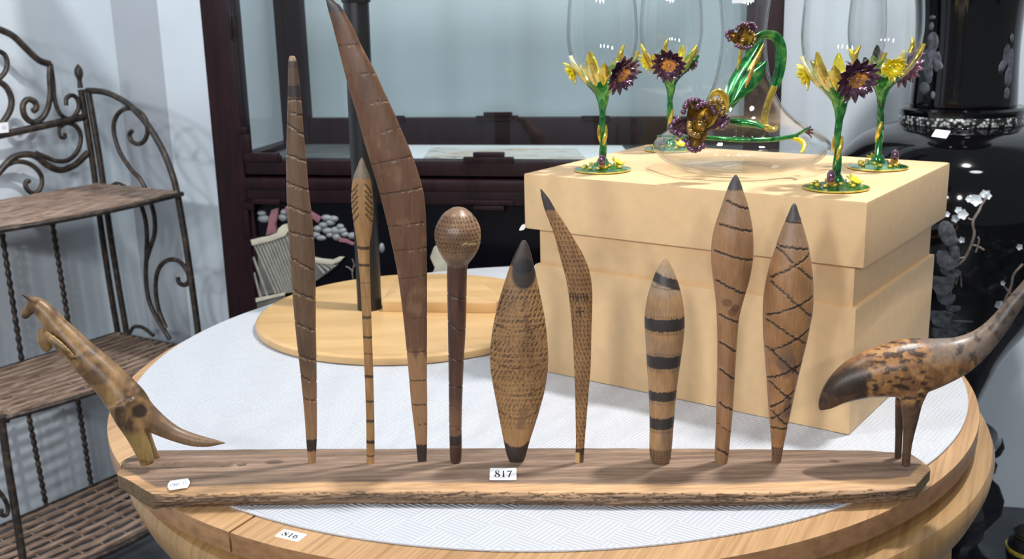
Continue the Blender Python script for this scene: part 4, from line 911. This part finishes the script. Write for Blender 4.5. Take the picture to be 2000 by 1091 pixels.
# ------------------------------------------------------------------ glazed display cabinet
ZR = 0.86
o1, o2 = on_z(450, 390, ZR), on_z(1020, 398, ZR)
cd = (o2 - o1); cd.z = 0; cd.normalize(); cyaw = math.atan2(cd.y, cd.x); cn = Vector((-cd.y, cd.x, 0))
O0 = on_plane(417, 300, o1, cn); O0 = Vector((O0.x, O0.y, 0))
cab = thing('display_cabinet', 'dark rosewood glass-topped cabinet with a black inlaid front panel', 'cabinet', O0, cyaw)
CI = cab.matrix_basis.inverted()
def cl(px, py, b=0.0):
    """pixel to cabinet frame on the plane b behind the front"""
    p = CI @ on_plane(px, py, O0 + cn * b, cn); return p.x, p.z
xl = .5 * (cl(388, 0)[0] + cl(446, 610)[0]); xr = .5 * (cl(1532, 0)[0] + cl(1532, 60)[0])
x_in = .5 * (cl(449, 0)[0] + cl(468, 235)[0]); wst = x_in - xl
zg = cl(720, 314)[1]; z_a = cl(720, 343)[1]; z_b = cl(720, 372)[1]; z_c = cl(720, 398)[1]
DB = 0.42; ZT = 1.78
def cb(name, lst, bev=.003, mat=M_REDWOOD, parent=cab): return boxes(name, mat, parent, lst, bev, None, True)
fp = [cb('post', [((x0, b0, .0), (x0 + wst, b0 + .05, ZT))], .005) for x0, b0 in ((xl, 0), (xr - wst, 0), (xl, DB - .05), (xr - wst, DB - .05))]
cb('rail', [((x_in - .002, .004, z_a), (xr - wst + .002, .045, zg))]); cb('waist_moulding', [((x_in - .002, -.006, z_b), (xr - wst + .002, .05, z_a - .006))], .008)
cb('rail', [((x_in - .002, .002, z_c), (xr - wst + .002, .045, z_b))])
for b0 in (0, DB - .045): cb('top_rail', [((xl, b0, ZT), (xr, b0 + .045, ZT + .06))])
cb('side_rail', [((xl + .006, .05, z_c), (xl + .045, DB - .05, zg))]); cb('side_rail', [((xr - .045, .05, z_c), (xr - .006, DB - .05, zg))])
zrr = cl(860, 229, DB - .03)[1]; cb('rear_rail', [((x_in, DB - .045, zg - .04), (xr - wst, DB - .005, zrr))])
cb('cabinet_floor', [((xl + .02, .03, zg - .03), (xr - .02, DB - .03, zg - .012))], .001, plain('case_floor', (96, 100, 104), .5))
cb('lower_stile', [((x_in - .002, .006, .05), (cl(498, 470)[0], .04, z_c))]); cb('lower_stile', [((xr - wst - .05, .006, .05), (xr - wst + .002, .04, z_c))])
cb('door_panel', [((x_in, .014, .10), (xr - wst, .028, z_c))], .001, M_PANEL)
cb('bottom_rail', [((x_in, .002, .05), (xr - wst, .045, .14))])
cb('lower_side', [((xl + .01, .04, .05), (xl + .025, DB - .04, z_c))], .001); cb('lower_side', [((xr - .025, .04, .05), (xr - .01, DB - .04, z_c))], .001); cb('lower_back', [((xl + .02, DB - .03, .05), (xr - .02, DB - .015, z_c))], .001)
for nm, lo, hi in (('glass_pane', (x_in, .018, zg), (xr - wst, .022, ZT)), ('glass_pane', (xl + .02, .05, zg), (xl + .024, DB - .05, ZT)), ('glass_pane', (xr - .024, .05, zg), (xr - .02, DB - .05, ZT))):
    cb(nm, [(lo, hi)], 0, M_PANE)
cb('back_panel', [((x_in, DB - .018, zrr), (xr - wst, DB - .012, ZT))], 0, M_FARBACK)
# fretwork brackets
def fret(pix, b=-.004, th=.012, name='fret_bracket'):
    lst = []
    for (x0, y0, x1, y1) in pix:
        a0, z1 = cl(x0, y0); a1, z0 = cl(x1, y1); lst.append(((a0, b, z0), (a1, b + th, z1)))
    return cb(name, lst, .0025)
fret([(446, 24, 456, 78), (456, 30, 461, 74)]); fret([(464, 248, 482, 262), (470, 262, 490, 300), (476, 298, 545, 316), (545, 304, 548, 316)])
fret([(905, 306, 1003, 318), (924, 297, 985, 306)]); fret([(905, 390, 1003, 401), (925, 401, 985, 411)])
fret([(478, 388, 548, 399), (478, 388, 498, 410), (478, 410, 490, 462)])
for pxs in ((926, 309, 944, 312), (975, 309, 995, 312), (908, 393, 930, 396), (975, 393, 998, 396)): fret([pxs], -.007, .004, 'fret_scroll')
bm = bmesh.new()
for (x0, y0, x1, y1) in ((930, 226, 1012, 236), (945, 219, 1000, 228), (1136, 226, 1190, 236), (730, 226, 790, 236)):
    a0, z1 = cl(x0, y0, DB - .05); a1, z0 = cl(x1, y1, DB - .05); box_bm(bm, (a0, DB - .055, z0), (a1, DB - .045, z1))
done(bm, 'rear_bracket', M_REDWOOD, cab, True, 30)
# soapstone picture on the front panel
PBK = .014
def stone(name, mat, px, th=.006, b=PBK, parent=cab):
    poly = [cl(*p, b) for p in px]; M = Matrix(((1, 0, 0, 0), (0, 0, -1, b), (0, 1, 0, 0), (0, 0, 0, 1)))
    return prism(name, mat, parent, poly, 0, th, .0012, M, True)
roof = stone('roof_relief', M_GREYDARK, [(498, 474), (530, 466), (560, 452), (590, 480), (620, 504), (650, 508), (672, 502), (660, 518), (640, 533), (618, 548), (600, 560), (560, 567), (520, 574), (504, 580), (502, 600), (500, 600)], .007)
stone('roof_ridge', M_CREAMSTONE, [(494, 466), (528, 459), (545, 452), (548, 444), (556, 437), (562, 436), (568, 448), (562, 458), (535, 468), (497, 477)], .013)
stone('roof_ridge', M_CREAMSTONE, [(610, 500), (630, 504), (652, 506), (664, 500), (674, 501), (668, 508), (652, 514), (628, 512), (610, 508)], .012)
stone('roof_eave', M_CREAMSTONE, [(502, 580), (530, 575), (560, 568), (560, 574), (530, 581), (503, 588)], .012)
stone('roof_wall', M_GREYDARK, [(503, 590), (560, 575), (560, 585), (503, 601)], .009)
for k in range(11):
    t = k / 10; x0, y0 = 500 + 62 * t, 475 - 15 * t; x1, y1 = x0 + 46 * (1 - .25 * t), 579 - 4 * t
    if k < 3: x1, y1 = x0 + 42, y0 + 96
    A, B = cl(x0, y0, PBK), cl(min(x1, 612), min(y1, 578 - .14 * (x1 - 505)), PBK); tube('roof_tile', M_GREYSTONE, cab, [(A[0], PBK - .008, A[1]), (B[0], PBK - .008, B[1])], .0034, 6, 0, None, True)
for k, (x0, y0, x1, y1) in enumerate(((498, 500, 525, 576), (499, 530, 512, 578), (618, 510, 636, 532), (628, 512, 645, 526), (638, 513, 653, 521), (646, 513, 658, 518))):
    A, B = cl(x0, y0, PBK), cl(x1, y1, PBK); tube('roof_tile', M_GREYSTONE, cab, [(A[0], PBK - .008, A[1]), (B[0], PBK - .008, B[1])], .003, 6, 0, None, True)
stone('pine_trunk', M_PINKSTONE, [(523, 458), (527, 438), (530, 420), (534, 408), (547, 404), (545, 420), (541, 436), (543, 452)], .011)
stone('pine_branch', M_PINKSTONE, [(560, 402), (600, 405), (630, 424), (624, 434), (606, 420), (560, 412)], .009); stone('pine_branch', M_PINKSTONE, [(664, 462), (680, 466), (694, 474), (692, 478), (678, 472), (664, 470)], .009)
for (x, y, a, b) in ((516, 427, 12, 7), (512, 416, 9, 5), (553, 424, 9, 7), (556, 414, 8, 6), (638, 425, 10, 6), (652, 427, 9, 6), (646, 434, 9, 6), (632, 439, 9, 6), (622, 446, 9, 6), (640, 450, 10, 6), (656, 450, 10, 7), (668, 450, 9, 6), (628, 464, 10, 5), (618, 458, 8, 6), (658, 462, 8, 7), (674, 457, 7, 5), (645, 458, 7, 5), (689, 460, 9, 6), (665, 442, 7, 5), (746, 484, 5, 9), (725, 408, 4, 3)):
    A = cl(x, y, PBK); s = 2.35 / F_PX; bm = bmesh.new(); blob_bm(bm, (A[0], PBK, A[1]), (a * s * 1.15, .008, b * s * 1.15), None, 14, 8); done(bm, 'needle_cloud', M_CLOUDSTONE, cab, True)
stone('rock_relief', M_CREAMSTONE, [(843, 500), (850, 480), (860, 474), (872, 486), (878, 505), (880, 534), (846, 534), (852, 520)], .012)
for pts in (((690, 545), (688, 530), (692, 515), (688, 505)), ((690, 530), (682, 522), (676, 520)), ((690, 522), (698, 514))):
    tube('grass_relief', M_TWIG, cab, [(cl(x, y, PBK)[0], PBK - .001, cl(x, y, PBK)[1]) for x, y in pts], .0014, 5, 0, None, True)
# painted album lying in the case
alb = thing('painted_album', 'open white album of faint ink paintings lying inside the glass cabinet', 'album', O0, cyaw)
zs = zg - .004
def fl(px, py, z=zs): p = CI @ on_z(px, py, z); return p.x, p.y
_t = NT('ink_painting'); _v = _t.coords((1, 2.2, 1)); _f1 = _t.noise(_v, 9, 4, .6, 1); _f2 = _t.noise(_v, 6, 5, .6, 2.0)
_c = _t.ramp(_f1, [(.40, (196, 200, 198)), (.5, (214, 216, 212)), (.6, (196, 176, 156)), (.66, (210, 214, 210))]); _c2 = _t.ramp(_f2, [(.56, (255, 255, 255)), (.62, (128, 136, 140)), (.7, (235, 235, 235))])
_t.l(_t.mixc(_c, _c2, 1.0, 'MULTIPLY'), _t.b.inputs['Base Color']); _t.b.inputs['Roughness'].default_value = .6; M_PAINT = _t.m
prism('album_sheet', plain('album_paper', (226, 232, 236), .6, var=.02), alb, [(cl(745, 312, .06)[0], .055), (cl(1240, 312, .06)[0], .055), (cl(1215, 262, .3)[0], .30), (cl(780, 262, .3)[0], .30)], zg - .012, zs, .001, None, True)
prism('painting', M_PAINT, alb, [(cl(826, 310, .06)[0], .06), (cl(1145, 310, .06)[0], .06), (cl(1125, 274, .24)[0], .24), (cl(840, 274, .24)[0], .24)], zs, zs + .0012, 0, None, True)

# ------------------------------------------------------------------ black vase and its stand
VX, VY = on_y(1872, 300, 2.2).x, 2.2
lean_v = 0.0
def vz(py): return on_y(1872, py, VY).z
vpx = [(834, 58), (800, 66), (760, 80), (720, 97), (691, 110), (650, 136), (600, 170), (550, 199), (500, 220), (450, 233), (410, 238), (370, 237), (335, 230), (306, 219), (286, 203), (265, 180), (251, 155), (242, 126), (236, 104), (230, 94)]
kpx = 2.2 * .969 / F_PX * 1.05
vprof = [(w * kpx, vz(py)) for py, w in vpx]
vase = thing('floor_vase', 'tall black lacquered vase with pale inlaid figures and blossom, behind the box', 'vase', (VX, VY, vz(834)))
VC = (VX, VY, 0)
lathe('vase_body', M_VASE, vase, [(0, vz(836))] + [tuple(p) for p in catmull(vprof, 90)], 96, VC)
zn0, zn1 = vz(214), vz(-330)
neck = [(.090, vz(232)), (.099, vz(205)), (.0995, vz(190)), (.0975, vz(150)), (.096, vz(100)), (.097, vz(50)), (.101, vz(0)), (.110, vz(-60)), (.13, vz(-120)), (.152, vz(-160)), (.156, vz(-166)), (.150, vz(-168)), (.10, vz(-100))]
neck = [(r * 1.03, z) for r, z in neck]; lathe('vase_neck', M_VASE, vase, neck, 80, VC, n=60)
_t = NT('shell_mosaic'); _vo = _t.n('ShaderNodeTexVoronoi'); _vo.inputs['Scale'].default_value = 130; _t.l(_t.coords(), _vo.inputs['Vector'])
_t.l(_t.ramp(_vo.outputs['Distance'], [(.2, (196, 198, 196)), (.4, (120, 122, 120)), (.55, (24, 24, 26))]), _t.b.inputs['Base Color']); _t.b.inputs['Roughness'].default_value = .2; M_MOSAIC = _t.m
ringp = [(.085, vz(206)), (.112, vz(206)), (.1165, vz(210)), (.1165, vz(216)), (.1155, vz(219)), (.1155, vz(238)), (.1165, vz(241)), (.1125, vz(246)), (.102, vz(250)), (.085, vz(248))]
ringp = [(r * 1.035, z) for r, z in ringp]
rg = lathe('neck_ring', M_VASE, vase, ringp, 80, VC, closed=True)
lathe('mosaic_band', M_MOSAIC, rg, [(.1160 * 1.035, vz(221)), (.1166 * 1.035, vz(222)), (.1166 * 1.035, vz(236)), (.1160 * 1.035, vz(237))], 96, VC)
def vh(x, y, prof, off=.001): return lathe_hit(x, y, prof, VC, off)
def inlay(name, mat, spots, prof, th=.0016):
    bm = bmesh.new()
    for x, y, a, b, rot in spots:
        p, n = vh(x, y, prof); t = Vector((0, 0, 1)).cross(n).normalized(); up = n.cross(t); c, s = math.cos(math.radians(rot)), math.sin(math.radians(rot)); e1 = t * c + up * s; e2 = up * c - t * s
        k = (p - CAMLOC).dot(FW) / F_PX; blob_bm(bm, p, (a * k, b * k, th), Matrix((e1, e2, n)).transposed(), 12, 6)
    return done(bm, name, mat, vase)
nk = neck[:11]
inlay('inlaid_figure', M_PEARLDARK, [(1819, 52, 6, 9, 0), (1821, 34, 8, 4, 0), (1822, 82, 14, 20, 5), (1830, 120, 9, 20, 0), (1812, 130, 13, 34, 12), (1836, 128, 6, 9, 30), (1806, 172, 14, 12, 0), (1822, 186, 5, 8, 0), (1818, 105, 12, 22, -10)], nk)
inlay('inlaid_figure', M_PEARLDARK, [(1976, 74, 5, 9, 0), (1966, 108, 10, 22, 0), (1957, 130, 8, 14, -20), (1969, 150, 10, 20, 0), (1966, 182, 8, 12, 0), (1974, 120, 7, 26, 0)], nk)
for pts, r in ((((1868, 520), (1884, 505), (1897, 478), (1903, 455), (1900, 440), (1902, 428), (1912, 412), (1917, 400), (1925, 388), (1932, 372)), .0042), (((1897, 478), (1908, 480), (1922, 488)), .003), (((1900, 430), (1890, 426)), .003), (((1870, 505), (1886, 502)), .003), (((1906, 492), (1912, 470), (1910, 462)), .0028), (((1960, 590), (1974, 560), (1980, 535), (1998, 515)), .0042), (((1975, 575), (1962, 560), (1955, 552)), .003), (((1867, 555), (1872, 535)), .002), (((1878, 560), (1876, 530)), .002), (((1856, 580), (1862, 540)), .002)):
    tube('inlaid_branch', M_TWIG, vase, [vh(x, y, vprof)[0] for x, y in pts], r * .62, 6, 24)
for x, y, s in ((1906, 390, 15), (1922, 378, 10), (1929, 382, 9), (1892, 388, 8), (1880, 418, 13), (1866, 426, 10), (1872, 410, 9), (1878, 468, 8), (1990, 482, 8), (1850, 418, 7), (1958, 552, 6), (1950, 594, 11)):
    p, n = vh(x, y, vprof); k = (p - CAMLOC).dot(FW) / F_PX; bm = bmesh.new(); t = Vector((0, 0, 1)).cross(n).normalized(); up = n.cross(t)
    for j in range(5):
        a = 2 * PI * j / 5 + x; petal_bm(bm, p + n * .001, t * math.cos(a) + up * math.sin(a) + n * .15, n, s * k * .85, s * k * .8, .0005, .1, .0012, 4, 3, .9)
    done(bm, 'shell_blossom', M_BLOSSOM if y < 420 else M_PEARL, vase)
inlay('inlaid_rock', M_PEARLDARK, [(1850, 455, 16, 26, 20), (1852, 500, 22, 30, 0), (1842, 545, 22, 34, 0), (1838, 610, 22, 30, 0), (1846, 645, 24, 26, 0), (1864, 488, 10, 18, 10), (1858, 470, 14, 12, 30), (1856, 528, 20, 14, -20), (1848, 575, 18, 22, 10), (1862, 600, 14, 10, 0), (1852, 628, 24, 14, 0)], vprof, .0012)
for sp_ in [(1850, 610, 18, 3, -15), (1880, 627, 20, 3, 0), (1874, 642, 9, 8, 0), (1890, 650, 3, 14, 0), (1956, 594, 14, 8, 0)]: inlay('inlaid_terrace', M_PEARLDARK, [sp_], vprof, .0015)
sp = [vh(x, y, vprof, .002)[0] for x, y in ((1819, 268), (1848, 272), (1854, 258), (1828, 254))]
label_tag(vase, sp, '3022', .3, M_BLUEINK, 'price_sticker', 'small white price sticker', pw=.12, dz=.002)
vst = thing('vase_stand', 'black carved wooden stand with scalloped legs under the tall vase', 'vase stand', (VX, VY, 0))
zt = vz(834)
lathe('stand_top', M_BLACKLAC, vst, [(0, zt - .028), (.10, zt - .028), (.125, zt - .022), (.13, zt - .012), (.122, zt - .002), (.09, zt - .0005), (0, zt - .0005)], 64, VC)
legpoly = [(.06, zt - .025), (.118, zt - .01), (.136, zt - .018), (.142, zt - .04), (.134, zt - .058), (.122, zt - .066), (.130, zt - .08), (.126, zt - .10), (.116, zt - .108), (.138, zt - .13), (.152, zt - .165), (.148, zt - .20), (.128, zt - .225), (.110, zt - .245), (.100, .075), (.112, .05), (.130, .036), (.134, .016), (.122, .001), (.092, .001), (.076, .03), (.068, .075), (.07, zt - .2), (.065, zt - .1)]
for k in range(5):
    a = math.radians(-3 + 72 * k); M = Matrix.Translation((VX, VY, 0)) @ Matrix.Rotation(a, 4, 'Z') @ Matrix(((1, 0, 0, 0), (0, 0, -1, 0), (0, 1, 0, 0), (0, 0, 0, 1)))
    prism('stand_leg', M_BLACKLAC, vst, legpoly, -.022, .022, .007, M)
lathe('stand_ring', M_BLACKLAC, vst, [(.055, .05), (.08, .05), (.085, .06), (.08, .07), (.055, .07)], 48, VC, closed=True)

# ------------------------------------------------------------------ small gilt-trimmed jar at the floor
jp = on_z(2016, 1075, 0.06); jar = thing('gilt_jar', 'dark squat jar with gilt trim on the slate floor', 'jar', (jp.x, jp.y, 0))
JC = (jp.x, jp.y, 0)
lathe('jar_body', plain('dark_enamel', (26, 24, 26), .25, .2, .5, 60), jar, [(0, .0005), (.034, .0005), (.036, .008), (.05, .03), (.055, .055), (.05, .08), (.034, .098), (.03, .1)], 40, JC)
lathe('jar_lid', plain('dark_lid', (40, 38, 40), .25, .2, .3, 60), jar, [(0, .10), (.04, .10), (.042, .106), (.03, .118), (.012, .126), (.012, .134), (0, .138)], 40, JC)
for z, r in ((.098, .0385), (.062, .0545), (.012, .0385)): lathe('gilt_band', M_GOLD, jar, [(r - .006, z), (r + .0012, z), (r + .0018, z + .004), (r + .0012, z + .008), (r - .006, z + .008)], 40, JC, closed=True)

# ------------------------------------------------------------------ iron and rattan shelf rack
R0 = Vector((-1.080, 2.795, 0)); RL, RD = 0.53, 0.33
rack = thing('baker_rack', 'bronzed iron scrollwork rack with three woven rattan shelves against the wall', 'shelf rack', R0)
def bk(x, y, w=0.0): return on_plane(x, y, R0 + W * w, W)          # back plane
def sd_(x, y, u=0.0): return on_plane(x, y, R0 + U * u, U)          # end frame plane
def iron(name, pts, r=.0058, plane=bk, n=0, seg=8, off=0.0, flat=None):
    P = [plane(x, y, off) for x, y in pts]; return tube(name, M_IRON, rack, P, r, seg, n or max(12, len(P) * 5), flat)
# crest
iron('crest_arch', [(-30, 48), (0, 58), (25, 70), (50, 94), (75, 117), (97, 125)], .0085)
iron('crest_upright', [(98, 124), (97, 150), (98, 185), (92, 215), (78, 234), (62, 238), (48, 226), (45, 205), (54, 194), (68, 199), (71, 211), (64, 217)], .0075, bk, 60)
iron('crest_scroll', [(99, 125), (104, 160), (107, 195), (116, 220), (132, 232), (146, 226), (154, 208), (150, 192), (140, 186), (130, 192), (129, 206)], .0058, bk, 56)
iron('crest_scroll', [(-6, 98), (8, 106), (14, 122), (10, 140), (-4, 156)], .0062, bk, 30); iron('crest_scroll', [(-4, 158), (12, 170), (22, 192), (20, 214), (6, 238), (-6, 248)], .0075, bk, 36)
iron('crest_bar', [(-20, 268), (60, 251), (165, 228)], .0095)
iron('apron_scroll', [(118, 240), (115, 255), (119, 268), (127, 268), (126, 260)], .0045, bk, 24); iron('apron_scroll', [(116, 248), (132, 240), (150, 248), (158, 268), (152, 294), (134, 312), (110, 314), (88, 306), (70, 298)], .006, bk, 44)
iron('apron_scroll', [(-10, 345), (5, 328), (25, 308), (50, 301), (72, 306), (92, 322), (118, 332), (146, 322), (172, 298)], .0085, bk, 50); iron('apron_scroll', [(0, 330), (30, 316), (58, 320), (78, 338), (82, 358), (74, 374), (60, 376), (50, 364), (52, 354), (58, 354)], .006, bk, 48)
# posts
iron('back_post', [(158, 175), (180, 310), (197, 440), (215, 560), (232, 660), (262, 830), (290, 1000)], .0085, bk, 40)
fin = bk(157, 172); q = (bk(152, 125) - fin)
tube('finial', M_IRON, rack, [fin, fin + q * .35, fin + q * .55, fin + q * .8, fin + q], [.007, .006, .0105, .0095, .001], 10, 24)
iron('end_post', [(172, 177), (193, 300), (213, 440), (232, 560), (248, 655), (274, 830), (300, 1000)], .0085, sd_, 40)
iron('end_arch', [(170, 177), (192, 178), (216, 184), (254, 206), (290, 246), (320, 298), (338, 345), (347, 381)], .008, sd_, 50)
iron('front_post', [(347, 381), (359, 450), (371, 530), (386, 640), (400, 760), (415, 900)], .0085, sd_, 40)
iron('end_scroll', [(258, 256), (253, 262), (256, 274), (268, 281), (281, 276), (288, 258), (284, 232), (268, 215), (246, 212), (228, 226), (222, 252), (232, 292), (254, 328), (274, 350), (288, 376)], .0058, sd_, 80)
iron('end_scroll', [(272, 390), (283, 424), (287, 460), (286, 500), (285, 545), (292, 590), (312, 630), (332, 662)], .0062, sd_, 50); iron('end_scroll', [(292, 385), (301, 420), (302, 455), (292, 488), (287, 505)], .006, sd_, 36)
iron('end_scroll', [(324, 640), (310, 604), (304, 560), (309, 527), (325, 509), (346, 508), (363, 524), (369, 545), (362, 556), (350, 552), (347, 541)], .006, sd_, 60)
iron('end_scroll', [(252, 652), (262, 638), (280, 640), (300, 655)], .005, sd_, 20); iron('end_scroll', [(216, 364), (228, 358), (244, 364)], .005, sd_, 14)
# turned back bars
def bar(pa, pb):
    a, b = bk(*pa), bk(*pb); P = [a + (b - a) * t for t in np.linspace(0, 1, 60)]; tube('twisted_bar', M_IRON, rack, P, [.0065 + .0016 * math.sin(i * 1.5) for i in range(60)], 8)
for pa, pb in (((4, 455), (44, 712)), ((102, 434), (136, 645)), ((52, 790), (90, 985)), ((148, 755), (178, 945)), ((-92, 470), (-56, 740))): bar(pa, pb)
# front post at the near end with its curl, in the front plane
fr = lambda x, y, o=0.0: bk(x, y, RD - .005)
iron('front_post', [(2, 815), (14, 900), (28, 985), (46, 1100), (60, 1200)], .009, fr, 30); iron('post_curl', [(-14, 950), (0, 962), (14, 985), (14, 1004), (3, 1005), (3, 994)], .005, fr, 26)
tube('finial', M_IRON, rack, [fr(6, 812), fr(12, 818), fr(17, 824)], [.006, .008, .003], 8, 10)
# shelves: rattan rods along the rack between end rods, each rod a slat
def shelf(z, nsl, gap, rr):
    s = bpy.data.objects.new('rattan_shelf', None); COL.objects.link(s); s.parent = rack; s.matrix_parent_inverse = rack.matrix_basis.inverted()
    def pt(u, w, dz=0): return R0 + U * u + W * w + Vector((0, 0, z + dz))
    def bow(u): return 0.03 * math.sin(PI * min(max(-u / RL, 0), 1))
    fr_ = [pt(0, .008), pt(0, RD), *[pt(-RL * t, RD + bow(-RL * t)) for t in np.linspace(.08, .92, 9)], pt(-RL, RD), pt(-RL, .008), pt(0, .008)]
    tube('shelf_frame', M_IRON, s, fr_, .006, 8, 0)
    for k in range(nsl):
        f = (k + .5) / nsl
        P = [pt(-RL * t, .012 + f * (RD - .02 + bow(-RL * t)), .003 + .0009 * math.sin(t * 42 + k * PI)) for t in np.linspace(.012, .988, 34)]
        tube('slat', M_RATTAN, s, P, [rr * (1 + .08 * math.sin(i * 2.2 + k * 2)) for i in range(34)], 6, 0, (.62, 1.0), up=(0, 0, 1))
    bm = bmesh.new()
    for j in range(9): tube_bm(bm, [pt(-RL * (j + .5) / 9, .01 + (RD - .01) * t, .001 + .003 * math.sin(t * PI * nsl + j * PI)) for t in np.linspace(0, 1, 40)], .0020, 5)
    done(bm, 'cross_reed', M_RATTAN, s)
shelf(.835, 16, 0, .0092); shelf(.430, 12, 0, .0082); shelf(.035, 9, 0, .0090)
pc = [bk(x, y, .012) for x, y in ((-10, 261), (16.5, 258), (15, 239), (-12, 241))]
label_tag(rack, pc, '41', .4, M_BLUEINK, 'price_tag', 'small white paper price tag', cx=.72, pw=.16, dz=.002)
